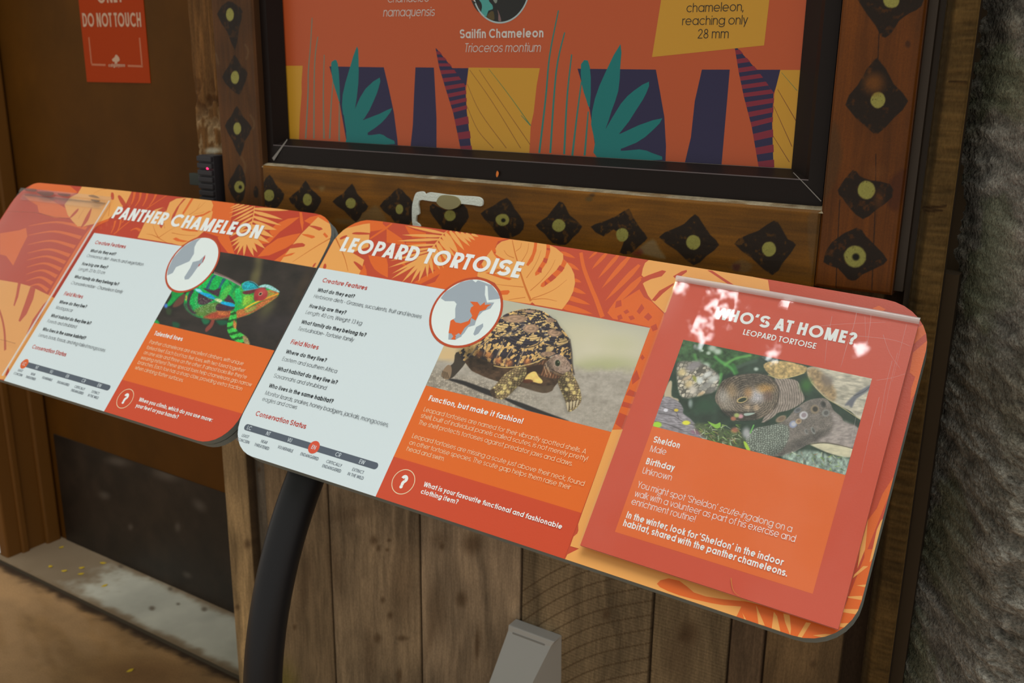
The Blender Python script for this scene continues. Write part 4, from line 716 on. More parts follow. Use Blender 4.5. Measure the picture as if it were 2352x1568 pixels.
lines(PS, 'text_lettering', card, [('Sheldon', BD, WTXT, (1499.6, 1015.4), (1560, 1029.9), cw), ('Male', LT, WTXT, (1492.5, 1036.8), (1528.9, 1044.9), cw), ('Birthday', BD, WTXT, (1482.5, 1065.4), (1547, 1081.8), cw), ('Unknown', LT, WTXT, (1474.6, 1086.8), (1541.4, 1103.8), cw),
 ('You might spot ‘Sheldon’ ', LT, WTXT, (1462.9, 1118.9), (1650, 1173.5), cw), ('scute-ing', LT, WTXT, (1650.5, 1173.7), (1723, 1194.9), cw, .2), ('along on a', LT, WTXT, (1727, 1196.1), (1817.5, 1222.5), cw), ('walk with a volunteer as part of his exercise and', LT, WTXT, (1456.8, 1139.3), (1825.4, 1245.7), cw), ('enrichment routine!', LT, WTXT, (1449.3, 1157.5), (1595, 1199.5), cw),
 ('In the winter, look for ‘Sheldon’ in the indoor', BD, WTXT, (1437.1, 1188.6), (1796.1, 1299.3), cw), ('habitat, shared with the panther chameleons.', BD, WTXT, (1430, 1207.1), (1807.5, 1325), cw)])
def photo_resident():
    S = Sheet(PS, ia0, im, ia1, it, 400, 222, .0008); X, Y = S.X, S.Y
    Pa = lambda s: crop(1500, 770, .22321, s); Pb = lambda s: crop(1720, 810, .22321, s); Pc = lambda s: crop(1500, 900, .22321, s); Pd = lambda s: crop(1700, 900, .22321, s)
    n = fbm(X / 20, Y / 16, 4); S.C[:] = np.array((40, 56, 44)) * (.65 + .8 * n)[:, None]
    S.fill(Pa('290 40, 640 110, 1100 200, 860 330, 700 400, 480 280, 250 270, 200 240'), np.array((58, 92, 52)) * (.45 + 1.1 * fbm(X / 9, Y / 8, 11))[:, None], 6, .9)
    for s, c, w in (('640 220, 700 270, 800 330, 840 390', (92, 170, 84), 7), ('740 300, 850 235, 1000 205', (112, 182, 92), 6), ('430 200, 450 270', (84, 150, 70), 7), ('700 400, 680 480, 650 520', (96, 170, 84), 8), ('860 330, 980 280, 1060 260', (70, 90, 74), 8), ('820 300, 860 380', (60, 128, 60), 8)): S.line(Pa(s), w, c, .8, 3)
    for x, y, r in ((610, 130, 9), (665, 165, 8), (570, 180, 5), (505, 155, 3), (545, 310, 9), (1060, 345, 5)): S.spot(*Pa('%d %d' % (x, y))[0], r, r * .8, (214, 222, 214), .7, .8)
    f1, f2, cid = voro(X / 9 + Y / 25, Y / 8, 6)
    S.fill(Pa('250 290, 350 262, 480 280, 600 340, 680 420, 650 560, 500 612, 440 630, 300 640, 250 500'), np.array((150, 142, 130)) * (.35 + .85 * cid * sst(0, .3, f2 - f1) + .25)[:, None], 3)
    for x, y, rx, ry, c in ((300, 378, 10, 8, (222, 200, 150)), (370, 500, 10, 8, (220, 196, 150)), (410, 560, 9, 10, (220, 208, 196)), (350, 435, 12, 4, (206, 180, 150)), (430, 445, 4, 8, (150, 150, 60)), (495, 598, 9, 4, (206, 176, 140)), (560, 400, 12, 6, (220, 220, 218)), (620, 450, 14, 8, (210, 210, 206)), (480, 460, 8, 8, (220, 222, 222)), (540, 520, 16, 7, (150, 146, 142)), (600, 560, 12, 6, (120, 116, 112)), (420, 310, 20, 9, (146, 138, 142))): S.spot(*Pa('%d %d' % (x, y))[0], rx, ry, c, .6, .9, -30)
    S.fill(Pa('160 480, 195 480, 190 620, 255 650, 250 680, 110 640'), (196, 178, 150), 2)
    S.fill(np.r_[Pa('110 630, 250 670, 310 750, 310 800'), Pc('380 270, 440 330, 560 400, 540 490, 300 430, -20 370, 30 200')], np.array((158, 150, 158)) * (.6 + .65 * fbm(X / 14 + Y / 6, Y / 3 - X / 12, 17))[:, None], 2)
    for s in ('60 220, 200 240, 300 300, 420 340', '20 300, 150 330, 300 390', '100 150, 230 200, 260 270'): S.line(Pc(s), 1.6, (70, 62, 66), .7)
    S.fill(Pc('390 400, 480 380, 520 440, 420 430'), (140, 70, 104), 5, .6)
    for x, y, rx, ry, c in ((340, 315, 9, 5, (232, 226, 70)), (42, 335, 10, 7, (170, 216, 54)), (238, 185, 5, 3.4, (220, 190, 60)), (130, 185, 5, 4, (226, 222, 232))): S.spot(*Pc('%d %d' % (x, y))[0], rx, ry, c, .3)
    S.spot(*Pa('385 700')[0], 5, 9, (150, 160, 158), .7); S.spot(*Pa('530 720')[0], 22, 16, (44, 74, 52), .9)
    # head with wrinkles following its outline
    hx, hy = Pa('1000 640')[0]; wr = np.sin(np.hypot((X - hx) / 1.05, (Y - hy) / .9) * 1.25 + 7 * fbm(X / 16, Y / 16, 23)); f1, f2, cid = voro(X / 3.4, Y / 3.2, 8)
    skin = np.array((132, 116, 102)) * (.62 + .16 * wr + .32 * cid * sst(0, .4, f2 - f1) + .3 * fbm(X / 5, Y / 5, 29))[:, None]
    S.fill(Pb('265 250, 400 262, 500 290, 540 380, 572 480, 500 545, 400 592, 300 615, 250 660, 130 715, 250 500, 290 380'), np.array((164, 148, 138)) * (.74 + .16 * np.sin(np.hypot(X - hx, (Y - hy)) * 1.2 + 5 * fbm(X / 12, Y / 12, 31)) + .3 * fbm(X / 7, Y / 7, 33))[:, None], 1.4)
    S.fill(Pa('635 645, 690 500, 760 440, 900 402, 1040 390, 1180 410, 1260 480, 1300 600, 1275 720, 1200 800, 1080 862, 960 872, 860 878, 800 850, 735 800, 680 730'), skin, 1.4)
    S.tint(Pa('690 500, 760 440, 900 402, 1040 390, 1180 410, 1260 480, 1180 520, 1000 540, 850 560, 740 600'), .42 + .7 * fbm(X / 5, Y / 4, 37), 8); S.tint(Pa('700 760, 900 790, 1060 800, 1060 860, 900 880, 760 840'), .55 + 0 * X, 5)
    for x, y, rx, ry, c, a in ((1065, 620, 17, 15, (190, 186, 196), .75), (1150, 545, 18, 10, (196, 142, 66), .6), (980, 590, 9, 12, (180, 130, 76), .6), (800, 570, 12, 16, (170, 140, 104), .6), (720, 620, 12, 14, (170, 164, 160), .6), (760, 700, 14, 14, (160, 150, 140), .5), (1180, 620, 10, 10, (104, 74, 66), .6), (1060, 740, 6, 6, (190, 160, 130), .7), (970, 735, 7, 5, (190, 160, 130), .7)): S.spot(*Pa('%d %d' % (x, y))[0], rx, ry, np.array(c) * (.75 + .5 * sst(0, .35, f2 - f1))[:, None], .8, a)
    S.spot(*Pa('915 662')[0], 12.5, 6.6, (204, 176, 122), .2, 1, -18); S.spot(*Pa('918 662')[0], 10, 4.4, (36, 46, 26), .2, 1, -18); S.line(Pa('860 690, 920 700, 985 660'), 1.2, (70, 56, 46)); S.line(Pa('1200 420, 1285 520, 1290 640, 1240 760'), 1.8, (54, 46, 42), .9); S.line(Pa('740 790, 880 790, 1040 790'), 1.4, (44, 40, 34)); S.fill(Pa('940 800, 1050 795, 1000 820, 945 825'), (170, 184, 176), 1)
    for x, y, c in ((825, 855, (176, 110, 84)), (900, 830, (206, 150, 160)), (860, 820, (170, 180, 110))): S.spot(*Pa('%d %d' % (x, y))[0], 6, 5, c, .5)
    # rock and shell edge
    S.fill(Pb('150 120, 250 82, 400 88, 560 130, 604 160, 560 212, 440 248, 300 262, 195 205'), np.array((196, 166, 112)) * (.55 + .8 * fbm(X / 6, Y / 6, 41))[:, None], 1.4); S.line(Pb('200 225, 310 262, 440 246, 570 205'), 2, (214, 190, 130), .8)
    S.fill(Pb('596 170, 640 140, 760 150, 1000 205, 1270 262, 1240 420, 1200 560, 1150 682, 1050 602, 950 552, 800 462, 700 372, 625 280'), np.array((206, 196, 178)) * (.66 + .55 * fbm(X / 16 + Y / 60, Y / 5 - X / 40, 43))[:, None], 1.2)
    S.fill(Pb('600 170, 700 160, 840 300, 900 420, 860 500, 700 372, 620 270'), np.array((176, 140, 96)) * (.5 + .8 * fbm(X / 6, Y / 6, 45))[:, None], 6, .75); S.fill(Pb('740 230, 840 240, 860 320, 780 340'), (116, 104, 98), 7, .7)
    S.fill(Pb('990 530, 1110 410, 1250 330, 1235 385, 1110 470, 1060 560, 1030 540'), (112, 112, 122), 3); S.line(Pb('640 300, 720 390, 800 465, 950 555, 1150 685'), 1.8, (214, 196, 150), .8); S.line(Pb('1240 350, 1180 400, 1080 440'), 1.4, (60, 60, 66), .7)
    S.spot(*Pb('590 330')[0], 12, 14, (66, 118, 52), .9, .8)
    # foreleg with scales
    f1, f2, cid = voro(X / 5.2, Y / 4.6, 15); leg = np.r_[Pd('85 430, 160 372, 270 350, 380 328, 480 270, 560 180, 680 92, 800 62, 880 66, 930 120, 965 190, 1040 250, 1075 310, 1215 372, 1165 580, 1000 542, 860 522, 720 530, 600 592, 470 652, 320 657, 200 632, 100 592, 58 500')]
    g1, g2, gid = voro(X / 2.4, Y / 2.4, 19); S.fill(leg, np.array((126, 116, 110)) * (.55 + .35 * sst(0, .4, g2 - g1) + .45 * fbm(X / 14, Y / 12, 47))[:, None], 1.2)
    S.fill(Pd('85 430, 160 372, 270 350, 380 328, 490 350, 500 470, 430 600, 320 657, 200 632, 100 592, 58 500'), np.array((132, 138, 128)) * (.42 + .62 * sst(.02, .4, f2 - f1) + .2 * cid)[:, None], 3)
    S.fill(Pd('940 200, 1060 290, 1215 372, 1165 580, 1000 542, 800 500, 900 430, 960 340'), np.array((176, 162, 158)) * (.7 + .5 * fbm(X / 9, Y / 4, 51))[:, None], 6, .9); S.tint(Pd('300 600, 600 480, 800 400, 930 420, 720 530, 600 592, 470 652, 320 657'), .6 + .3 * n, 6)
    S.fill(Pd('720 532, 860 524, 1000 545, 1160 582, 1130 672, 950 640, 780 570'), np.array((222, 212, 182)) * (.82 + .25 * fbm(X / 12, Y / 4, 53))[:, None], 2); S.line(Pd('700 540, 860 520, 1000 540, 1165 580'), 2, (88, 76, 64), .8)
    for x, y, rx, ry, c, d in ((652, 238, 10, 9, (206, 202, 208), (150, 132, 140)), (545, 330, 9, 8, (150, 156, 186), (200, 196, 200)), (768, 176, 10, 10, (150, 132, 110), (52, 48, 44)), (880, 215, 9, 8, (140, 138, 134), (90, 86, 84)), (590, 185, 9, 6, (120, 120, 124), (90, 88, 90)), (600, 300, 7, 6, (186, 160, 130), (140, 110, 90)), (855, 125, 6, 8, (80, 78, 74), (54, 52, 50)), (420, 275, 13, 7, (150, 128, 106), (120, 100, 84)), (750, 395, 4, 9, (140, 140, 136), (80, 78, 76)), (680, 405, 4, 7, (140, 136, 132), (100, 96, 94))): S.spot(*Pd('%d %d' % (x, y))[0], rx, ry, c, .25, 1, -25); S.spot(*Pd('%d %d' % (x + 4, y - 2))[0], rx * .6, ry * .6, d, .35, .9, -25)
    S.fill(Pd('430 660, 640 600, 800 610, 960 660, 1125 690, 1080 860, 800 800, 560 720'), np.array((170, 188, 176)) * (.35 + 1.0 * fbm(X / 6, Y / 9, 57))[:, None], 5, .95)
    def grass(cr, n, x0, y0, x1, y1, cols, ln=26):
        for k in range(n):
            x, y = rng.uniform(x0, x1), rng.uniform(y0, y1); a = rng.normal(.5, .7); c = cols[rng.integers(len(cols))]; S.line(cr('%f %f, %f %f' % (x, y, x + ln * 2 * math.cos(a), y + ln * 2 * math.sin(a))), rng.uniform(.8, 2.2), c, .9, .6, 0, w1=.6)
    gc = ((120, 160, 60), (160, 190, 80), (200, 206, 170), (70, 100, 44), (210, 220, 190), (96, 130, 56), (150, 120, 90))
    S.fill(Pc('420 330, 600 330, 760 380, 900 420, 960 540, 900 580, 560 490'), np.array((84, 96, 62)) * (.5 + .9 * fbm(X / 5, Y / 5, 59))[:, None], 4, .9)
    grass(Pc, 90, 420, 330, 880, 540, gc); grass(Pd, 46, 520, 610, 1050, 800, gc, 20); S.fill(Pc('560 300, 640 330, 690 310, 690 360, 640 370'), (140, 190, 70), 1); S.fill(Pc('930 510, 960 520, 1000 600, 960 590'), (176, 206, 70), 1); S.spot(*Pc('960 420')[0], 9, 12, (206, 200, 206), .7, .8); S.line(Pc('1000 420, 1035 340'), 3, (110, 180, 90)); S.spot(*Pc('840 390')[0], 8, 6, (196, 110, 90), .7, .8)
    return S.build('tortoise_photograph', PHOTO, pl)
photo_resident()
# clear cover, rolled top lip, scratches
slab(PS, pa0 - .002, pb0 - .0015, pa1 + .001, pb1 + .001, .0012, .0016, ACR, 'clear_cover', pl, 1 if False else None)
n = 20; A = np.linspace(pa0 - .002, pa1 + .001, n + 1); V = []; F = []; m_ = 8
for i, a in enumerate(A):
    base = PS.P(a, pb1 - .0035, .0)
    for j in range(m_): t = math.pi * j / (m_ - 1); V.append(tuple(base + PS.v * (.0046 * math.cos(t) * 1.0) + PS.n * (.0048 * math.sin(t) + .0016)))
for i in range(n):
    for j in range(m_ - 1): F.append((i * m_ + j, i * m_ + j + 1, (i + 1) * m_ + j + 1, (i + 1) * m_ + j))
mesh('rolled_lip', V, F, ACE, pl, True)['label'] = 'rolled top edge of the clear cover, whitened in place of its highlight'
Sc = Art(PS); Z_ = lambda s: crop(1480, 620, .29969, s)
for s, w in (('1630 320, 1600 450, 1540 620', .5), ('1740 340, 1720 500, 1690 640', .35), ('1440 360, 1400 560, 1385 720', .4), ('1300 440, 1500 420, 1850 405', .35), ('1640 510, 1900 540, 2040 590', .35), ('1780 850, 1900 830, 2000 800', .3), ('1830 500, 1880 640, 1960 760', .3), ('1560 560, 1520 700, 1505 750', .35), ('1900 700, 1850 900, 1800 1200', .3), ('1940 640, 1880 900, 1840 1100', .25), ('2010 420, 1900 860', .25), ('880 420, 1050 430, 1300 440', .25), ('1690 360, 1700 560', .25), ('1650 990, 1590 1300, 1570 1450', .3), ('1800 980, 1720 1300, 1660 1560', .3)): Sc.taper(Z_(s), w * .0012, w * .0006, .0052, SCR)
Sc.V = [tuple(v) for v in Sc.V]; Sc.build('scratches', pl)
Fb = Art(PS); Fb.taper(crop(1460, 1280, .22321, '985 215, 995 300, 1020 360, 1070 400'), .0012, .0005, .0056, mat('dry_grass', alb(196, 116, 60), .8)); g_ = Fb.build('grass_wisp', None); tag(g_, 'thin dry wisp of grass stuck near the bottom edge of the placard', 'grass wisp')

# ---- empty clear holder on the left board
hs = Surf(LS.T + LS.n * .005, LS.u, LS.v, LS.k); hc = hs.uv([(50, 432), (252, 453.6), (15, 866)])
h0, h1, hb0, hb1 = hc[0, 0] + .001, hc[1:, 0].mean(), hc[2, 1], hc[:2, 1].mean()
ho = empty('acrylic_sign_holder', hs.P((h0 + h1) / 2, hb0), 'empty clear acrylic sign holder with dirty edges on the left board', 'sign holder')
slab(hs, h0, hb0, h1, hb1, 0, .0012, ACO, 'clear_sleeve', ho)
slab(hs, h0, hb1 - .010, h1, hb1, .0012, .0030, ACO, 'top_lip', ho)
slab(hs, h1 - .0035, hb0, h1, hb1 - .010, .0012, .0026, ACE, 'side_seam', ho)
slab(LS, h0 + .02, hb1 - .03, h1 - .02, hb1 - .012, .0004, .005, ACO, 'adhesive_tape', ho)
grim = acrylic('grime', .6, .5, (.10, .06, .05)); ln_ = acrylic('crease', .45, .4, (.25, .08, .04))
for s in ('330 195, 480 203, 470 238, 350 225', '490 235, 700 245, 680 290, 560 285', '760 260, 920 270, 890 300, 800 290', '1150 290, 1220 280, 1300 320, 1200 310', '1190 335, 1300 350, 1280 370, 1200 355'):
    Dr = Art(hs); Dr.px(crop(0, 400, .17857, s), .0100, grim, 3); Dr.build('grime_patch', ho)
for cr, s, a, b in (((0, 400, .17857), '480 500, 700 555, 900 575', .0012, .0014), ((0, 400, .17857), '100 480, 480 500', .0008, .0012), ((0, 720, .12755), '-20 465, 130 500, 290 545', .0012, .0016)):
    Dr = Art(hs); Dr.taper(crop(*cr, s), a, b, .0045, ln_, sm=0); Dr.build('crease', ho)
# ------------------------------------------------------------------ the timber wall, door and surroundings
KW = 1.06                                            # albedo of the shaded timber relative to how it looks in the shade
WOOD = mat('painted_timber', 'attr', .62, .25); ROUGH = mat('rough_timber', 'attr', .85, .12, grain=((420, 420, 160), .22)); STONE = mat('cast_stone', 'attr', .9, .15, bump=(150, 1., .007), grain=((260, 260, 320), .55)); VARN = mat('stained_timber', 'attr', .5, .25, grain=((500, 500, 500), .14))
YW, YT, YD = 1.40, 1.365, 1.61
dark_gap = mat('dark_gap', (.006, .004, .003, 1), .9, .1)
def xa(px, py, y): return pp(px, py, y)[0]
def za(px, py, y): return pp(px, py, y)[1]
bz = za(2057, 680, YT)
# ---- plank cladding
jl = xa(530, 1200, YW)
edges = [-1.697, xa(580, 1150, YW), xa(611, 1180, YW), xa(758, 1250, YW), xa(965, 1300, YW), xa(1198, 1300, YW), xa(1496, 1460, YW), xa(1674, 1490, YW), xa(1752, 1520, YW), -.26]
def planks():
    S = Sheet(wall_at(YW), -1.697, 0., -.2, bz + .03, 750, 420); X, Y, A, B = S.X, S.Y, S.A, S.B
    k = np.clip(np.searchsorted(edges, A) - 1, 0, len(edges) - 2); kk = k.astype(float)
    lo, hi = np.array(edges)[k], np.array(edges)[k + 1]; d = np.minimum(A - lo, hi - A)
    tone = np.array([(112, 92, 66), (70, 63, 55), (82, 68, 52), (90, 76, 60), (94, 80, 65), (84, 71, 54), (80, 67, 50), (68, 54, 41), (70, 55, 38), (66, 50, 33)])[k]
    g = fbm(A * 55 + 3 * fbm(A * 6, B * 5, 3), B * 3.2 + kk * 7, 7, 4); fine = fbm(A * 420, B * 26, 12, 3); blot = fbm(A * 9, B * 6, 5, 3)
    S.C[:] = tone * (.50 + .46 * g + .30 * fine + .50 * (blot - .3))[:, None]
    saw = (.5 + .5 * np.sin(B * 900 + 5 * fbm(A * 12, B * 8, 31))); S.C *= (1 - .16 * saw * np.isin(k, (5, 6)))[:, None]
    # circular-saw arcs on the wide plank
    P2 = lambda s: crop(1120, 1240, .52381, s)
    for q in range(10):
        o = 66 * q; S.line(P2('%d %d, %d %d, %d %d, %d %d' % (150, 225 + o, 300, 132 + o * .98, 480, 60 + o * .95, 720, 20 + o * .93)), 2.2, (44, 32, 20), .75, 1.2)
    for x, y, rx, ry in ((1393, 1410, 9, 12), (1582, 1452, 20, 24), (1572, 1462, 12, 12), (1015, 1255, 5, 8), (1085, 1248, 20, 22), (1060, 1376, 12, 16), (870, 1258, 5, 7), (880, 1377, 5, 7), (897, 1412, 6, 8), (677, 1440, 4, 6), (868, 1465, 8, 10), (925, 1465, 12, 6), (860, 1240, 8, 10), (890, 1262, 4, 4), (1868, 1525, 8, 8), (1096, 1480, 4, 30), (586, 1082, 4, 5), (576, 1245, 8, 10), (552, 1390, 5, 6), (918, 1550, 6, 14), (895, 1240, 5, 4)): S.spot(x, y, rx, ry, (50, 37, 25), .8, .6)
    for x, y, w, h in ((985, 1470, 9, 40), (1098, 1478, 6, 34), (770, 1300, 16, 60), (925, 1330, 26, 90), (1000, 1400, 20, 50), (800, 1180, 46, 14), (850, 1500, 14, 50), (1560, 1500, 30, 60), (700, 1340, 14, 70), (1010, 1240, 20, 16)): S.spot(x, y, w, h, (58, 45, 33), .9, .38, rng.uniform(-12, 12))
    S.spot(650, 1590, 30, 60, (84, 78, 24), .9, .5); S.spot(1480, 1300, 18, 18, (50, 38, 26), .8, .6)
    gap = 1 - sst(.0010, .0034, d); S.blend(np.arange(len(A)), gap * .85, np.array((20, 13, 8)))
    S.D = -.006 * (1 - sst(.0, .0035, d)) + .0012 * (g - .5) + np.array([.010, -.012, 0, .001, .0, .001, .0, .0012, .0, .0])[k] - .0006 * saw * np.isin(k, (5, 6))
    o = S.build('wall_back', ROUGH, None, 2.6); tag(o, 'rough sawn vertical wooden planks below the framed poster', 'wall', kind='structure'); return o
wb = planks(); boxes('plank_core', [(-1.697, -.17, YW + .013, 1.62, 0, bz + .03), (-1.697, -.17, 1.45, 1.62, bz + .03, 2.6)], mat('plank_core', alb(70, 54, 36, KW), .9), wb)

# ---- stained trim boards with hand-painted diamonds
bz = za(2057, 680, YT); tz = 1.325; xl0, xl1 = xa(484, 10, YT), xa(590, 180, YT); xr0, xr1 = xa(1932.6, 13.8, YT), xa(2124, 46, YT); xm0 = xa(600, 372, YT)
def diamond(S, pts, dot, worn=.3, hole=False):
    n = fbm(S.A * 120, S.B * 120, 77, 4); w = fbm(S.A * 420, S.B * 420, 79, 2)
    I, m = S.mask(smooth(pts, 2), 1.4); a = m * (1 - .55 * sst(.58, .75, n[I])) * (.90 + .1 * w[I]); S.blend(I, a, np.array((30, 20, 13)))
    x, y, rx, ry = dot; dx, dy = (S.X - x) / rx, (S.Y - y) / ry; r = np.hypot(dx, dy); m = (1 - sst(.9, 1.1, r + .16 * (n - .5))) * np.where(w > .22, 1, .7); I = np.nonzero(m > 0)[0]; S.blend(I, m[I], np.array((140, 134, 68)))
    if hole: S.spot(x + 2, y + 1, rx * .32, ry * .32, (22, 18, 10), .4)
P4 = lambda s: crop(560, 340, .28912, s); P5 = lambda s: crop(1160, 420, .32313, s); P6 = lambda s: crop(1860, 0, .45938, s); P1 = lambda s: crop(0, 0, .29331, s)
def trim(name, label, x0, x1, z0, z1, tone, vert, nx, nz, marks, extra=None, thick=.045, after=None):
    S = Sheet(wall_at(YT), x0, z0, x1, z1, nx, nz); A, B = S.A, S.B; u, v = (A, B) if vert else (B, A)
    g = fbm(u * 70 + 2.5 * fbm(u * 8, v * 4, 2), v * 3, 15, 4); fine = fbm(u * 500, v * 20, 16, 2); blot = fbm(A * 10, B * 10, 18, 3)
    S.C[:] = np.array(tone) * (.62 + .42 * g + .16 * fine + .42 * (blot - .35))[:, None]
    if extra: extra(S, g)
    for pts, dot, hole in marks: diamond(S, pts, dot, hole=hole)
    if after: after(S)
    S.D = .0007 * (g - .5); e = np.minimum(np.minimum(A - x0, x1 - A), np.minimum(B - z0, z1 - B)); S.D -= .004 * (1 - sst(0, .004, e))
    o = S.build(name, VARN, None, KW); tag(o, label, 'trim board', kind='structure')
    boxes('board_core', [(x0, x1, YT + .004, YT + thick, z0, z1)], mat(name + '_core', alb(*[t * .8 for t in tone], KW), .6), o); return o
def worn_low(S, g):
    for s, c, a in (('880 580, 1000 480, 1060 460, 1130 560, 1100 620', (112, 98, 82), .45), ('740 560, 960 580, 1000 600, 900 610, 760 600', (96, 84, 70), .5), ('600 310, 640 310, 620 340', (150, 130, 100), .5)): S.fill(P4(s), c, 6, a)
    for s, c, a in (('950 470, 1050 400, 1100 470, 1140 540, 1000 510', (130, 122, 112), .5), ('900 500, 960 470, 980 500, 940 520', (96, 34, 30), .6), ('1600 600, 1680 540, 1760 590, 1700 640', (104, 88, 78), .4), ('2150 250, 2240 230, 2230 600, 2180 640', (90, 66, 44), .5), ('1620 580, 1670 580, 1660 625, 1625 620', (70, 34, 30), .8)): S.fill(P5(s), c, 5, a)
    S.spot(1360, 448, 6, 4, (60, 40, 20), .6, .7); S.spot(1353, 457, 8, 5, (70, 60, 40), .7, .6); S.line([(595, 372), (598, 400), (600, 450)], 4, (196, 200, 196), .8, 1.5); S.line([(597, 373), (610, 366)], 6, (190, 190, 180), .8, 2)
L1 = [('205 212, 255 290, 322 365, 290 440, 245 480, 170 455, 138 430, 140 340, 150 285', (200, 375, 40, 46), 0), ('490 258, 530 320, 612 395, 600 450, 560 510, 500 545, 440 500, 400 460, 358 400, 440 330', (505, 410, 36, 48), 0), ('860 283, 900 360, 988 462, 940 520, 890 588, 800 500, 705 425, 790 360', (850, 438, 40, 42), 0),
      ('1230 318, 1290 370, 1342 430, 1345 560, 1260 640, 1160 540, 1080 460, 1160 380', (1236, 485, 30, 40), 0), ('1500 440, 1600 490, 1740 440, 1788 545, 1740 620, 1680 700, 1600 665, 1540 590, 1478 500', (1637, 535, 46, 44), 0), ('2090 395, 2150 480, 2228 595, 2190 680, 2080 720, 2020 690, 1960 610, 1882 520, 1980 460', (2055, 570, 54, 48), 1)]
L2 = [('385 132, 432 170, 460 230, 548 310, 480 390, 430 440, 340 428, 280 360, 218 300, 300 240', (382, 302, 46, 46), 0), ('880 183, 908 240, 960 320, 1012 392, 950 450, 890 505, 815 495, 850 400, 770 330, 700 380, 608 312, 700 275, 790 235', (833, 368, 44, 48), 0), ('1350 222, 1400 280, 1460 370, 1522 440, 1430 520, 1340 585, 1220 480, 1095 385, 1200 325, 1275 290', (1338, 422, 51, 52), 0), ('1910 268, 1960 310, 2010 400, 2068 440, 1980 560, 1900 655, 1760 540, 1630 432, 1720 370, 1800 340', (1876, 470, 50, 52), 0)]
cv = lambda P, L: [(P(s), (*P('%f %f' % d[:2])[0], d[2] * sc, d[3] * sc), h) for (s, d, h), sc in ((l, {P4: .28912, P5: .32313, P6: .45938, P1: .29331}[P]) for l in L)]
t1 = trim('trim_1', 'golden brown lower trim board under the poster, painted with black diamonds', xm0, xr0 - .001, bz - .02, tz, (106, 66, 12), False, 1000, 110, cv(P4, L1) + cv(P5, L2), worn_low)
def worn_right(S, g):
    for s in ('330 770, 328 1000, 318 1250, 310 1450', '150 1000, 140 1200, 130 1450', '350 100, 340 300'): S.line(P6(s), 2.2, (34, 18, 8), .8)
    for s, c, a in (('60 1000, 130 900, 160 760, 120 600, 60 800', (70, 48, 26), .5), ('400 900, 480 850, 440 1050, 380 1000', (60, 26, 12), .6)): S.fill(P6(s), c, 8, a)
    S.spot(*P6('490 220')[0], 6, 8, (58, 30, 12), .5, .8)
R1 = [('240 0, 330 130, 350 170, 378 188, 420 150, 445 105, 500 65, 558 30, 560 -60, 400 -230, 250 -80', (408, 2, 40, 38), 0), ('335 290, 420 420, 492 505, 420 590, 340 668, 290 640, 178 525, 240 425', (340, 500, 36, 40), 0), ('215 850, 250 880, 300 900, 400 920, 412 985, 330 1050, 265 1095, 200 1040, 165 990, 140 950', (283, 950, 44, 46), 0), ('235 1138, 280 1180, 330 1230, 388 1300, 330 1340, 262 1372, 230 1400, 190 1395, 140 1340, 68 1310, 110 1210', (226, 1282, 55, 54), 1)]
t3 = trim('trim_3', 'orange brown right trim board beside the poster, painted with black diamonds', xr0, xr1, bz, 1.95, (92, 48, 8), True, 130, 640, cv(P6, R1), worn_right, after=lambda S: (S.spot(*P6('320 415')[0], 22, 22, (110, 64, 20), .8, .85), S.spot(*P6('330 860')[0], 20, 14, (100, 58, 22), .9, .6), S.spot(*P6('345 1000')[0], 10, 20, (96, 54, 20), .9, .6), S.spot(*P6('330 325')[0], 9, 13, (34, 22, 14), .5, .8, 20)))
Lm = [('1785 10, 1850 40, 1900 90, 1870 230, 1840 392, 1780 250, 1700 110', (1800, 115, 30, 50), 0), ('1835 430, 1880 500, 1938 572, 1900 690, 1870 740, 1800 690, 1740 605, 1790 520', (1840, 605, 32, 50), 0), ('1855 830, 1900 910, 1972 1000, 1920 1100, 1880 1225, 1820 1100, 1762 985, 1810 910', (1858, 1005, 30, 48), 0), ('1872 1285, 1910 1350, 1925 1440, 1905 1560, 1850 1580, 1785 1450, 1830 1360', (1875, 1462, 40, 46), 1), ('2000 1455, 2020 1480, 2020 1540, 1995 1545, 1985 1500', (0, 0, 1, 1), 0)]
def worn_left(S, g):
    for s in ('1920 350, 1945 400, 1930 460', '1960 900, 1990 960, 1980 1010', '1690 420, 1710 500', '1890 1230, 1920 1290, 1915 1350'): S.line(P1(s), 3, (120, 104, 84), .35, 3)
t2 = trim('trim_2', 'narrow dark brown trim board left of the poster, painted with diamonds', xl0, xm0, bz - .02, 1.95, (82, 48, 16), True, 90, 400, cv(P1, Lm), worn_left)
# weathered lip under the frame, groove moulding and post at the right
YF = 1.385; zl = za(1240, 419, 1.402)
L_ = Sheet(wall_at(YT), xm0, 0, xr0 + .012, 1, 420, 8); n_ = fbm(L_.A * 60, L_.B * 6 + 3, 91); L_.C[:] = np.array((140, 126, 104)) * (.62 + .7 * n_)[:, None]; L_.blend(np.arange(len(L_.A)), .6 * sst(.5, .7, fbm(L_.A * 20, L_.B * 2, 92)), np.array((104, 76, 46)))
prof = np.c_[YT + .0005 + (.037) * L_.B, tz - .0035 + (zl - tz + .0035) * L_.B + .0035 * np.sin(np.minimum(L_.B * 4, 1) * 1.57)]; L_.W = np.c_[L_.A, prof]
o = L_.build('weathered_lip', ROUGH, t1, KW * 1.05); o['label'] = 'bare greyish weathered top edge of the lower trim board'
boxes('groove_moulding', [(xr1 + .0005, xr1 + .012, YT + .012, YW, bz + .005, 1.95), (xr1 + .012, xr1 + .020, YT + .025, YW, bz - .4, 1.95)], mat('moulding', alb(46, 32, 18, KW), .6), t3)
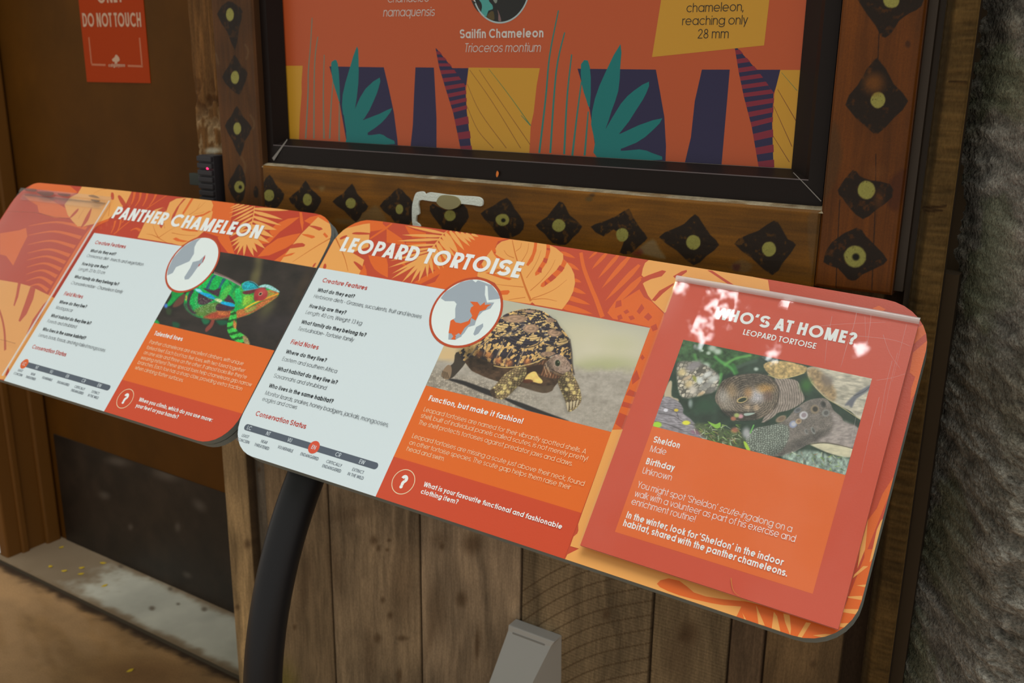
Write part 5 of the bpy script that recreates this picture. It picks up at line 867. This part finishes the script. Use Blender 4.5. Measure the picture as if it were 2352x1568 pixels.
def post():
    x0, x1 = xr1 + .0205, -.1355 * 1.372 + .001; S = Sheet(wall_at(1.372), x0, 0, x1, 2.3, 46, 1000); A, B = S.A, S.B; g = fbm(A * 26, B * 230, 61, 3); b = fbm(A * 30, B * 12, 62, 3); u = (A - x0) / (x1 - x0)
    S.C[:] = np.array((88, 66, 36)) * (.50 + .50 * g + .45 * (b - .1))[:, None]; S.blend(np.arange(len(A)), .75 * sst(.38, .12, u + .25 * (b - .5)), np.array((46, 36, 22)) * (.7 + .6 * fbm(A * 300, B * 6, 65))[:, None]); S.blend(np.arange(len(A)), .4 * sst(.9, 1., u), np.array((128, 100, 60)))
    for s in ('700 408, 785 412', '560 1040, 680 1030', '565 1056, 660 1052'): S.line(P6(s), 5, (34, 20, 10), .75, 2)
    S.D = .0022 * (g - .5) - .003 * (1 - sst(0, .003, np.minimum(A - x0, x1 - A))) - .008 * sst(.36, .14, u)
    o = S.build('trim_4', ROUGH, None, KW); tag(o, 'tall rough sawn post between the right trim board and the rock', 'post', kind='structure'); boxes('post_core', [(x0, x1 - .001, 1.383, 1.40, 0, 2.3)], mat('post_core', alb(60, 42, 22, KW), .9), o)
post()
# ---- caulk left where something was removed, with a round disc
def smear():
    ad = mat('dried_adhesive', alb(196, 200, 194, 1.3), .8, .2, bump=(300, .6, .002)); W = Art(wall_at(YT - .0012)); Q = lambda s: crop(940, 420, .07653, s)
    def lump(name, s, m, th, parent):
        p = wall_at(YT).uv(smooth(Q(s), 3)); n = len(p); V = [(a, YT - th, z) for a, z in p] + [(a, YT + .002, z) for a, z in p]
        F = [tuple(range(n))] + [(i, (i + 1) % n, n + (i + 1) % n, n + i) for i in range(n)]; return mesh(name, V, F, m, parent)
    r = empty('adhesive_residue', (xa(960, 470, YT), YT, za(960, 470, YT)), 'whitish L-shaped strip of dried adhesive on the lower trim board', 'adhesive residue')
    lump('adhesive_strip', '240 300, 370 255, 470 270, 520 330, 640 280, 900 310, 1200 350, 1640 385, 2050 410, 2200 470, 2240 590, 2190 690, 1900 650, 1500 610, 1000 575, 700 545, 330 525, 340 910, 260 960, 240 1150, 330 1230, 350 1320, 150 1300, 120 800, 160 520', ad, .004, r)
    lump('round_disc', '870 560, 900 620, 1000 710, 1220 790, 1450 740, 1570 640, 1590 560, 1500 430, 1300 370, 1050 360, 930 430', mat('clear_disc', alb(128, 118, 80, 1.3), .3, .5), .0055, r)['label'] = 'thin round translucent disc'
smear()

# ---- poster in its dark frame
po = empty('poster_case', (xa(1240, 418, YF), YF, za(1240, 419, YF)), 'large dark framed orange poster about chameleons on the timber wall', 'poster')
YP = 1.416; zt = 2.05
def rects():
    return [((xa(592, 150, YF), xa(1926, 80, YF), zl - .02, zt + .09), YF), ((xa(618, 150, YF - .004), xa(1882, 150, YF - .004), za(1240, 373, YF - .004), zt + .05), YF - .004), ((xa(624, 150, YF), xa(1872, 150, YF), za(1240, 369, YF), zt + .045), YF + .004), ((xa(656, 150, YP - .003), xa(1839, 150, YP - .003), za(1240, 353, YP - .003), zt), YP - .003), ((xa(652, 150, YP), xa(1843, 150, YP), za(1240, 355, YP) - .004, zt + .004), YP)]
V, F = [], []
for (x0, x1, z0, z1), y in [((*rects()[0][0],), YP + .02)] + rects(): V += [(x0, y, z0), (x1, y, z0), (x1, y, z1), (x0, y, z1)]
for l in range(5):
    for i in range(4): j = (i + 1) % 4; F.append((4 * l + i, 4 * l + j, 4 * l + 4 + j, 4 * l + 4 + i))
frame_m = mat('frame_dark', alb(30, 20, 17, .8), .5, .22, bump=(60, .2, .001)); mesh('frame', V, F, frame_m, po)
worn = mat('worn_edge', alb(128, 122, 118, 1.1), .7, .2); Wp = Art(wall_at(YF - .0045)); Wi = Art(wall_at(YP - .0035))
(x0, x1, z0, z1), y = rects()[1]; Wp.taper([(x0, z0), (x1, z0)], .0016, .0016, 0, mat('rubbed_edge', alb(84, 74, 76, 1.4), .6), False); (x0, x1, z0, z1), y = rects()[3]; Wi.taper([(x0, z0 - .0015), (x1, z0 - .0015)], .003, .0035, 0, worn, False)
Wp.taper([(627, 366), (640, 348), (660, 320)], .007, .002, 0, worn, sm=0); Wp.taper([(1822, 396), (1850, 424), (1886, 462)], .001, .0015, 0, worn, sm=0); Wp.build('rubbed_edge', po); Wi.build('bead', po)
G = Art(wall_at(YP - .0005)); KP = 1.25; pk = lambda *c: ink(*c, KP)
PO, NAVY, TEAL, YEL, CRIM, DKG = pk(170, 74, 36), pk(32, 26, 62), pk(0, 104, 104), pk(182, 132, 36), pk(116, 26, 46), pk(90, 110, 96)
(x0, x1, z0, z1), y = rects()[4]; G.rect(x0, z0, x1, z1, .0001, PO)
a_ = lambda s: crop(600, 0, .27211, s); b_ = lambda s: crop(1200, 0, .29762, s)
for f, s, m in ((a_, '140 555, 350 555, 340 700, 342 780, 325 1000, 318 1220, 140 1220', YEL), (a_, '575 560, 1035 568, 1080 760, 1120 950, 1150 1180, 1155 1280, 735 1280, 660 860', NAVY), (a_, '1302 568, 1458 570, 1470 800, 1480 1000, 1480 1290, 1255 1290, 1280 1050, 1290 800', NAVY), (a_, '1590 575, 1750 575, 1730 720, 1700 720', NAVY), (a_, '1750 570, 2352 575, 2325 720, 2300 950, 2275 1060, 2262 1320, 1775 1300, 1740 1000, 1728 780', YEL),
                (b_, '425 530, 1030 537, 1060 700, 1095 900, 1108 1130, 1104 1260, 580 1260, 520 850', NAVY), (b_, '1385 537, 1600 537, 1582 750, 1560 1000, 1535 1290, 1245 1290, 1300 1060, 1330 780', NAVY), (b_, '1800 538, 1990 538, 1960 660, 1940 720, 1880 640', NAVY), (b_, '1990 540, 2200 540, 2150 1330, 1935 1320, 1930 950, 1945 720', YEL)): G.px(f(s), .0003, m)
for f, s in ((a_, '735 1000, 860 1010, 900 1150, 740 1215'), (b_, '575 1010, 720 1020, 760 1160, 592 1225'), (a_, '590 540, 605 515, 635 508, 655 600, 665 860, 640 800, 600 660'), (a_, '808 390, 822 500, 820 700, 790 930, 750 1040, 690 960, 688 800, 740 600'), (a_, '1000 655, 992 740, 950 850, 870 1000, 750 1060, 800 900, 880 750'), (a_, '1105 912, 1050 1000, 960 1080, 820 1160, 720 1160, 740 1070, 870 1010, 1000 960'), (a_, '690 900, 760 1040, 860 1140, 1000 1130, 1060 1160, 1130 1215, 740 1220, 725 1150'),
             (b_, '452 495, 505 467, 528 600, 520 830, 490 760, 458 650'), (b_, '757 340, 755 520, 740 700, 690 850, 640 1000, 580 1100, 530 960, 560 760, 640 560'), (b_, '977 630, 955 720, 890 830, 740 1040, 570 1110, 640 1000, 760 800, 860 700'), (b_, '1080 912, 1000 1010, 880 1100, 680 1170, 570 1160, 600 1080, 760 1030, 900 965'), (b_, '530 930, 600 1080, 690 1165, 900 1152, 1000 1180, 1080 1232, 590 1232, 560 1100')): G.px(f(s), .0006, TEAL, 2)
for f, S_, m in ((a_, ('430 150, 415 400, 398 600, 395 800, 375 1170', '478 310, 450 560, 445 1170', '532 462, 525 800, 530 1170', '608 670, 590 900, 578 1170', '660 870, 658 1190'), pk(104, 110, 92)), (b_, ('278 80, 210 430, 180 750, 130 1180', '326 250, 260 560, 215 1180', '380 420, 345 750, 322 1190', '455 630, 420 900, 385 1200', '508 860, 480 1200'), pk(34, 108, 100))):
    for s in S_: G.taper(f(s), .0022, .0040, .0005, m)
for f, pts, N in ((a_, ((1472, 408, 1480, 408), (1500, 560, 1605, 560), (1560, 760, 1725, 730), (1620, 950, 1735, 920), (1690, 1290, 1780, 1290)), 12), (b_, ((1636, 352, 1644, 352), (1670, 560, 1810, 540), (1710, 750, 1940, 720), (1770, 980, 1928, 940), (1825, 1300, 1940, 1290)), 12)):
    t = np.array(pts, float); tt = np.linspace(0, len(pts) - 1, 2 * N + 1); ev = np.array([[np.interp(x, range(len(pts)), t[:, c]) for c in range(4)] for x in tt])
    for i in range(2 * N): A, B = ev[i], ev[i + 1]; G.px(f('%f %f, %f %f, %f %f, %f %f' % (A[0], A[1], A[2] + (4 if i % 2 else -2), A[3], B[2] + (4 if i % 2 else -2), B[3], B[0], B[1])), .0006, CRIM if i % 2 else NAVY)
for f, S_ in ((a_, ('1740 710, 1850 950, 2070 1250', '1760 590, 1950 860, 2190 1250', '1840 590, 2050 900, 2270 1220', '1740 900, 1830 1100, 1960 1250')), (b_, ('1970 690, 2110 930', '1940 820, 2080 1130', '1935 1050, 2060 1250'))):
    for k, s in enumerate(S_): G.taper(f(s), .0008, .0012, .0005, pk(120, 70, 24))
G.taper(a_('1920 580, 2090 800, 2275 1060'), .0008, .0018, .0005, pk(86, 110, 60)); G.taper(b_('2000 560, 2120 700'), .0006, .001, .0005, pk(100, 110, 60)); G.taper(b_('-10 890, 60 965'), .001, .0018, .0005, pk(60, 110, 80))
pr = G.build('printed_sheet', po)
Yn = Art(wall_at(YP - .00066)); Yn.px([(1518.5, 0), (1497.6, 131), (1755, 104.2), (1767, 0), (1775, -80), (1535, -90)], 0, YEL); BK = ink(34, 28, 24)
for t_, p0, p1 in (('chameleon,', (1576.5, 28.3), (1707.4, 25.3)), ('reaching only', (1566.7, 58), (1716.4, 56)), ('28 mm', (1602.4, 88.4), (1673.2, 87.8))): set_text(Yn, t_, .085, .0014, BK, p0, p1)
Yn.build('yellow_note', po)
Tx = Art(wall_at(YP - .00068)); PW = ink(206, 200, 196, 1.0)
set_text(Tx, 'Sailfin Chameleon', .18, .0008, PW, (1056.4, 88), (1248.7, 85.8)); set_text(Tx, 'Trioceros montium', .08, .0008, PW, (1067, 119.8), (1241.3, 119.2), None, .16); set_text(Tx, 'namaquensis', .08, .0008, PW, (880.3, 38), (997.8, 36.7), None, .16); set_text(Tx, 'Chamaeleo', .08, .0008, PW, (889.8, 6), (985, 4), None, .16)
Tx.build('poster_lettering', po)
def disc():
    s = wall_at(YP - .00066); cx, cz = s.uv([(1150, -30)])[0]; e = s.uv([(1149.5, 54)])[0]; r = abs(e[1] - cz); rx = .0; R_ = Art(s); R_.ellipse(cx, cz, r, r, .0006, ink(168, 186, 190, 1.0), 72, hole=.955); D = Art(s); D.ellipse(cx, cz, r * .96, r * .96, .0004, pk(22, 22, 22), 64)
    c_ = lambda q: crop(1040, 0, .16369, q)
    for q, m in (('340 -60, 400 40, 410 110, 392 200, 430 228, 470 238, 500 150, 560 130, 555 70, 510 20, 480 -80', pk(64, 140, 136)), ('480 225, 520 170, 570 160, 585 275, 540 275, 490 250', pk(72, 60, 30)), ('625 130, 640 200, 640 290, 680 295, 660 210', pk(110, 84, 84)), ('260 0, 300 20, 380 90, 380 180, 310 110', pk(48, 36, 30)), ('560 -20, 620 -20, 620 30, 595 45', pk(110, 120, 112))): D.px(c_(q), .0006, m, 2)
    D.build('round_photograph', po); R_.build('photograph_ring', po)
disc()
fl = Art(wall_at(YF - .0060)); fl.px(crop(560, 340, .28912, '2012 180, 2025 195, 2022 215, 2010 232, 2003 210'), 0, ink(206, 108, 30, 1.2), 2); tag(fl.build('plant_flake'), 'tiny orange flake clinging to the bottom of the poster frame', 'flake')
# ------------------------------------------------------------------ door recess, floor, rock, pole and small things
xd0, xd1 = -1.738 * YD, -1.66; KD = 1.15
dr = empty('door_1', ((xd0 + xd1) / 2, YD, 0), 'brown painted door with a dark kick plate in the recess on the left', 'door', kind='structure')
def door_leaf():
    S = Sheet(wall_at(YD), xd0, .004, xd1, 2.1, 120, 180); A, B = S.A, S.B; S.C[:] = np.array((80, 48, 10)) * (.86 + .28 * fbm(A * 7, B * 5, 3))[:, None] * (1 + .06 * (fbm(A * 60, B * 60, 8) - .5))[:, None]
    o = S.build('door_leaf', mat('door_paint', 'attr', .6, .12), dr, KD); boxes('door_core', [(xd0, xd1, YD + .001, YD + .045, .004, 2.1)], mat('door_core', alb(70, 44, 16, KD), .6), dr)
door_leaf()
def kick():
    S = Sheet(wall_at(YD - .003), xd0 + .035, .006, xd1, .386, 220, 90); A, B = S.A, S.B; n = fbm(A * 16, B * 16, 5); S.C[:] = np.array((36, 28, 22)) * (.6 + .8 * n)[:, None]
    for x, y, rx, ry, r in ((240, 1137, 12, 8, 20), (458, 1160, 16, 10, 40), (408, 1210, 6, 10, 0), (300, 1210, 5, 6, 0), (430, 1320, 10, 6, 30), (270, 1060, 24, 9, 10), (380, 1090, 30, 12, 15)): S.spot(x, y, rx, ry, (104, 96, 90), .9, .5, r)
    return S.build('kick_plate', mat('kick_metal', 'attr', .5, .4), dr, KD)
kick(); boxes('kick_edge', [(xd0 + .035, xd1, YD - .0028, YD, .006, .3855)], mat('kick_dark', alb(44, 34, 26, KD), .5), dr)
fm = mat('door_frame_paint', alb(92, 58, 20, 1.5), .5, .35, bump=(14, .25, .004))
boxes('door_frame', [(xd0 - .05, xd0 - .004, 1.43, 1.66, 0, 2.2), (xd0 - .006, xd0 + .012, YD - .055, YD - .006, 0, 2.2), (xd0 - .006, xd0 + .006, 1.475, 1.50, 0, 2.2)], fm, dr, .006)
boxes('door_seam', [(xd0 - .004, xd0 + .001, YD + .003, YD + .04, 0, 2.2)], dark_gap, dr)
# sill
def sill():
    S = Sheet(Surf((0, 0, .0), (1, 0, 0), (0, 1, 0)), xd0 - .06, 1.412, -1.60, YD + .02, 220, 60, 0); A, B = S.A, S.B; n = fbm(A * 30, B * 30, 6)
    S.C[:] = np.array((118, 114, 104)) * (.86 + .3 * fbm(A * 8, B * 8, 7))[:, None]
    e = np.minimum(B - 1.412, YD - B); dirt = np.maximum(sst(.035, .0, e - .03 * (n - .5)), .9 * sst(.48, .30, (A - xd0) + .2 * (n - .3))); S.blend(np.arange(len(A)), dirt * .75, np.array((66, 48, 30)))
    for x, y, r in ((386, 1340, 4), (392, 1360, 4), (350, 1405, 5), (470, 1407, 5), (278, 1308, 4), (410, 1395, 3)): S.spot(x, y, r * 1.3, r, (60, 50, 40), .6, .8)
    S.D = .012 + .0 * A; o = S.build('trim_5', mat('sill_metal', 'attr', .6, .3), None, 2.3); tag(o, 'worn grey door sill strewn with dirt and petals', 'door sill', kind='structure')
    boxes('sill_edge', [(xd0 - .06, -1.60, 1.412, YD + .02, 0, .0118)], mat('sill_side', alb(70, 60, 46, KD), .8), o)
sill()
def floor():
    S = Sheet(Surf((0, 0, 0), (1, 0, 0), (0, 1, 0)), -4.2, -.4, 1.6, 1.412, 460, 240); A, B = S.A, S.B; n = fbm(A * 4 + .6 * B, B * 9, 4); m = fbm(A * 40, B * 40, 8)
    S.C[:] = np.array((102, 76, 48)) * (.74 + .5 * n + .16 * (m - .5))[:, None]; w = sst(.46, .62, fbm(A * 3 - B, B * 14 + A * 5, 15)); S.blend(np.arange(len(A)), .4 * w, np.array((118, 92, 66)))
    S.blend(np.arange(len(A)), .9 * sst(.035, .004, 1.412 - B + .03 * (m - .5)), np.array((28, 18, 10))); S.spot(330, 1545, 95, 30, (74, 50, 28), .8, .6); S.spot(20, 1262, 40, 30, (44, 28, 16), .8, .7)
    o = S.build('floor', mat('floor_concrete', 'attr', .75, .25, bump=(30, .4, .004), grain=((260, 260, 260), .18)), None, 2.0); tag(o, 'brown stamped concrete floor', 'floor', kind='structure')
floor()
# far left stone wall, back and upper closure of the recess
def stone_left():
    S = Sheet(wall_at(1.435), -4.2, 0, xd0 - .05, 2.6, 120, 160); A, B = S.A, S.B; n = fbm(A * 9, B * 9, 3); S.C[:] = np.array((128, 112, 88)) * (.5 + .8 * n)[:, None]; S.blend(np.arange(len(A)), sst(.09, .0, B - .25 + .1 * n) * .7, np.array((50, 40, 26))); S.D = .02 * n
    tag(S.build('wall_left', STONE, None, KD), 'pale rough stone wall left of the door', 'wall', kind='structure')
stone_left()
# rock at the right
def rock():
    nx, nz = 300, 760; S = Sheet(wall_at(1.3), -.205, 0, .62, 2.1, nx, nz); A, B = S.A, S.B; u = (A + .205)
    big = fbm(A * 4.5, B * 3 + A * 4, 21, 3); lay = fbm(A * 16 - B * 26, B * 46 + A * 14, 25, 4); fine = fbm(A * 60 - B * 20, B * 80 + A * 30, 22, 4); vf = fbm(A * 260, B * 260, 27, 2)
    y = 1.455 - .20 * sst(.0, .16, u) - .10 * sst(.1, .5, u) - .030 * (big - .5) - .020 * (lay - .5) - .011 * (fine - .5) - .004 * (vf - .5)
    S.W = np.c_[A, y, B]; S.C[:] = np.array((104, 100, 94)) * (.30 + .45 * lay + .5 * fine + .3 * (vf - .2))[:, None]; S.blend(np.arange(len(A)), .45 * sst(.5, .7, fbm(A * 5, B * 4, 31)), np.array((86, 78, 64)) * (.3 + .9 * fine)[:, None])
    S.blend(np.arange(len(A)), .5 * sst(.5, .62, fbm(A * 16, B * 12, 33)) * sst(.16, .05, u), np.array((66, 70, 50)))
    tag(S.build('wall_right', STONE, None, 1.9), 'rugged grey artificial rock face at the right edge', 'wall', kind='structure')
rock()
# ---- pole carrying the boards
def pole():
    r = .0312; sa = -.370; P = [RS.P(sa, t, -.0602) for t in (.14, .04, -.05, -.14)]; d = -RS.v; p = P[-1]; R = .70; th = math.acos(-d[2]); c = []
    ax = np.array([d[0], d[1], 0]); ax /= np.linalg.norm(ax)                       # horizontal heading of the slope (towards the visitor)
    a0 = math.pi / 2 - th; N = 18                                                  # bend from the slope down to plumb
    for i in range(1, N + 1): t = th * i / N; ang = th - t; p = p + (ax * math.sin(th - th * (i - .5) / N) + np.array([0, 0, -1.]) * math.cos(th - th * (i - .5) / N)) * (R * th / N); c.append(p)
    P += c; q = P[-1]; P += [np.array([q[0], q[1], q[2] * k]) for k in (.8, .6, .4, .2, 0)]; P = np.array(P); V, F = [], []; n = 28
    for i in range(len(P)):
        t = P[min(i + 1, len(P) - 1)] - P[max(i - 1, 0)]; t /= np.linalg.norm(t); e1 = np.cross(t, (0, 1, 0)); e1 /= np.linalg.norm(e1); e2 = np.cross(t, e1)
        for j in range(n): a = 2 * math.pi * j / n; V.append(P[i] + r * (math.cos(a) * e1 + math.sin(a) * e2))
    for i in range(len(P) - 1):
        for j in range(n): k = (j + 1) % n; F.append((i * n + j, i * n + k, (i + 1) * n + k, (i + 1) * n + j))
    o = empty('sign_post', (q[0], q[1], 0), 'thick black bent steel pole holding up the reading boards', 'sign post'); mesh('bent_pole', V, F, mat('black_powder_coat', alb(26, 25, 28, 1.0), .4, .3, bump=(700, .15, .0006)), o, True)
    a = np.linspace(0, 2 * math.pi, 24, endpoint=False); V = [(q[0] + .09 * math.cos(t), q[1] + .09 * math.sin(t), z) for z in (0, .01) for t in a]; mesh('base_flange', V, [tuple(range(24, 48))] + [(i, (i + 1) % 24, 24 + (i + 1) % 24, 24 + i) for i in range(24)], mat('flange', alb(50, 48, 50), .5), o)
    hv = []
    for s_, a, b in ((RS, -.48, .30), (LS, -.30, .48)): slab(s_, a, -.06, b, -.02, -.0290, -.0252, edge_line, 'carrier_bar', o)
    W = Art(Surf((0, 0, 0), (1, 0, 0), (0, 0, 1)))
pole()
# ---- orange notice on the door
def notice():
    sN = wall_at(YD - .0015); o = empty('notice_sign', (xa(270, 190, YD), YD, za(270, 190, YD)), 'small orange DO NOT TOUCH notice stuck on the brown door', 'notice'); W = Art(sN); k = 1.25; OR_ = mat('notice_orange', alb(150, 48, 2, k), .6, .15); NW = ink(176, 140, 116, k); TL = ink(168, 92, 56, k)
    c = sN.uv([(198, 187), (347, 192), (182, 0), (328, 0)]); a0, a1, b0 = c[[0, 2], 0].mean(), c[[1, 3], 0].mean(), c[:2, 1].mean(); V, F = box(a0, a1, YD - .0015, YD - .0001, b0, b0 + .33); mesh('notice_panel', V, F, OR_, o)
    set_text(W, 'DO NOT TOUCH', .185, .001, NW, (191, 61.6), (325.5, 61.8), .0345); W.build('lettering', o); W = Art(sN); cx = (a0 + a1) / 2; set_text(W, 'ONLY', .185, .001, NW, (cx + .0, sN.uv([(250, -10)])[0, 1]), None, .0345, px=False, centre=True)
    W.build('lettering', o); W = Art(sN)
    for s in ('188 365, 215 625', '215 632, 352 637', '570 645, 718 650', '685 370, 710 645'): W.taper(crop(160, 0, .23438, s), .005, .005, .0008, TL, sm=0); W.build('bracket_line', o); W = Art(sN)
    E = Art(sN); q = lambda s: crop(160, 0, .23438, s); E.px(q('455 535, 482 560, 490 590, 470 606, 425 602, 418 580, 440 560'), .001, NW, 3); E.px(q('445 600, 465 600, 468 625, 440 625'), .001, NW); set_text(E, 'calgaryzoo', .2, .001, NW, q('382 655')[0], q('545 655')[0], .009); E.build('emblem', o)
notice()
# ---- electric latch on the jamb
def latch():
    x0, x1 = xa(453, 400, 1.352), xa(487, 400, 1.352); z1, z0 = za(470, 357, 1.352), za(495, 500, 1.352); o = empty('door_sensor', ((x0 + x1) / 2, 1.37, z0), 'black ribbed electronic door latch box with a red light, left of the poster', 'door latch')
    bk = mat('black_plastic', alb(50, 46, 50, 1.0), .5, .3); L = [(x0, x1, 1.358, 1.385, z0, z1)]; n = 9
    for i in range(n): z = z0 + (z1 - z0) * (i + .12) / n; L.append((x0 + .001, x1 - .001, 1.352, 1.36, z, z + (z1 - z0) / n * .74))
    boxes('housing', L, bk, o, .0015); zz = za(475, 387, 1.3505); xx = xa(475, 387, 1.3505); V = []; a = np.linspace(0, 2 * math.pi, 12, endpoint=False)
    V = [(xx + .0021 * math.cos(t), 1.351 if k else 1.354, zz + .0021 * math.sin(t)) for k in (0, 1) for t in a]; mesh('indicator_light', V, [tuple(range(12, 24))] + [(i, (i + 1) % 12, 12 + (i + 1) % 12, 12 + i) for i in range(12)], mat('red_light', (.8, .02, .05, 1), .4, emit=(1, .02, .12, 1)), o)['label'] = 'small glowing red indicator light'
    boxes('latch_tongue', [(xa(441, 400, 1.37), x0 + .001, 1.362, 1.376, za(447, 424, 1.37), za(447, 397, 1.37))], mat('tongue', alb(30, 34, 28, 1.5), .5), o, .001)
    boxes('back_plate', [(x0 + .004, x1, 1.3849, 1.391, z0, z1)], bk, o)
    S = Sheet(wall_at(YW - .0115), jl, 1.27, xl0 + .002, 2.3, 30, 300); A, B = S.A, S.B; n1 = fbm(A * 160, B * 14, 5); n2 = fbm(A * 60, B * 40, 6); S.C[:] = np.array((112, 76, 42)) * (.6 + .6 * n1)[:, None]; S.blend(np.arange(len(A)), .7 * sst(.5, .6, n2) * sst(.14, .0, abs(B - 1.40)), np.array((60, 36, 20))); S.blend(np.arange(len(A)), .8 * sst(.46, .6, n2 + .1) * sst(.085, .02, abs(B - 1.37)), np.array((150, 124, 92))); S.spot(488, 346, 16, 7, (176, 168, 150), .6, .9)
    S.D = .004 * (n1 - .5) - .006 * sst(.5, .62, n2) * sst(.12, .02, abs(B - 1.40)); t = S.build('trim_6', ROUGH, None, KW); tag(t, 'chipped and torn wooden jamb board between the door and the poster trim', 'jamb board', kind='structure')
latch()
# ---- grey cover box low on the planks
def outlet():
    y0, y1 = YW - .0015, 1.306; zt_ = za(1172, 1434, 1.375); x0, x1 = xa(1169.4, 1432, 1.375), xa(1275.3, 1478.8, 1.375); m = mat('grey_plastic', alb(126, 124, 122, 2.2), .55, .3, bump=(500, .15, .0005))
    o = empty('outlet_cover', ((x0 + x1) / 2, YW, zt_ - .2), 'grey sloped weatherproof outlet cover low on the plank wall', 'outlet cover')
    xb0, zb0 = pp(1122.5, 1568, y1); xb1, zb1 = pp(1206, 1568, y1); zb = min(zb0, zb1)
    V = [(x0, 1.372, zt_), (x1, 1.372, zt_), (x0, 1.37, zt_ - .012), (x1 - .006, 1.37, zt_ - .012), (xb0, y1, zb), (xb1, y1, zb), (xb0, y1 + .004, zb - .12), (xb1, y1 + .004, zb - .12), (x0, y0, zt_), (x1, y0, zt_), (x1 + .002, y0, zb), (x1 + .002, y0, zb - .12), (x0 - .002, y0, zb - .12), (x0 - .002, y0, zb)]
    F = [(0, 1, 9, 8), (0, 2, 3, 1), (2, 4, 5, 3), (4, 6, 7, 5), (1, 3, 5, 10, 9), (5, 7, 11, 10), (0, 8, 13, 4, 2), (4, 13, 12, 6), (6, 12, 11, 7)]
    h = mesh('hood', V, F, m, o); b = h.modifiers.new('soft_edges', 'BEVEL'); b.width = .002; b.segments = 2
    boxes('hinge_lip', [(x0 + .012, x1 - .02, 1.3685, 1.3735, zt_ - .016, zt_ - .011)], mat('lip_shadow', alb(104, 102, 100, 2.0), .6), o)
outlet()
# ---- fallen petals
fs = Surf((0, 0, .0), (1, 0, 0), (0, 1, 0)); YP_ = mat('yellow_petal', alb(170, 140, 20, 1.3), .6)
petals = [(299, 1540, 0), (37, 1286, 0), (116, 1301, .012), (148, 1311, .012), (188, 1304, .012), (186, 1318, .012), (237, 1293, .012), (141, 1257, .012), (240, 1345, .012)]
names = ['single yellow petal on the brown floor near the black pole', 'yellow petal on the floor below the door frame', 'yellow petal at the left end of the grey sill', 'yellow petal on the dirty end of the sill, second from its left end', 'yellow petal in the middle of the dirt patch on the sill', 'yellow petal just in front of another on the sill dirt patch', 'yellow petal near the kick plate at the edge of the sill dirt', 'yellow petal in the corner where sill meets door frame', 'dull yellow petal on the clean grey part of the sill']
me0 = None
for (x, y, z), nm in zip(petals, names):
    s = Surf((0, 0, z), (1, 0, 0), (0, 1, 0)); a, b = s.uv([(x, y)])[0]
    if me0 is None:
        V = []; F = []; W_ = (0, .004, .0055, .0045, 0)
        for i, w in enumerate(W_): t = -.009 + .0045 * i; V += [(t, -w, .0004 + .0022 * (i / 4) ** 2), (t, 0, .0015 + .0022 * (i / 4) ** 2), (t, w, .0004 + .0022 * (i / 4) ** 2)]
        for i in range(4):
            for j in (0, 1): F.append((3 * i + j, 3 * i + j + 1, 3 * i + 4 + j, 3 * i + 3 + j))
        o = mesh('petal', V, F, YP_, None, True); me0 = o
    else: o = me0.copy(); col.objects.link(o)
    o.location = (a, b, z); o.rotation_euler.z = rng.uniform(0, 6.28); o.scale = (1.1,) * 3; tag(o, nm, 'petal', 'fallen yellow petals')
if SIZES and False: print(SIZES)
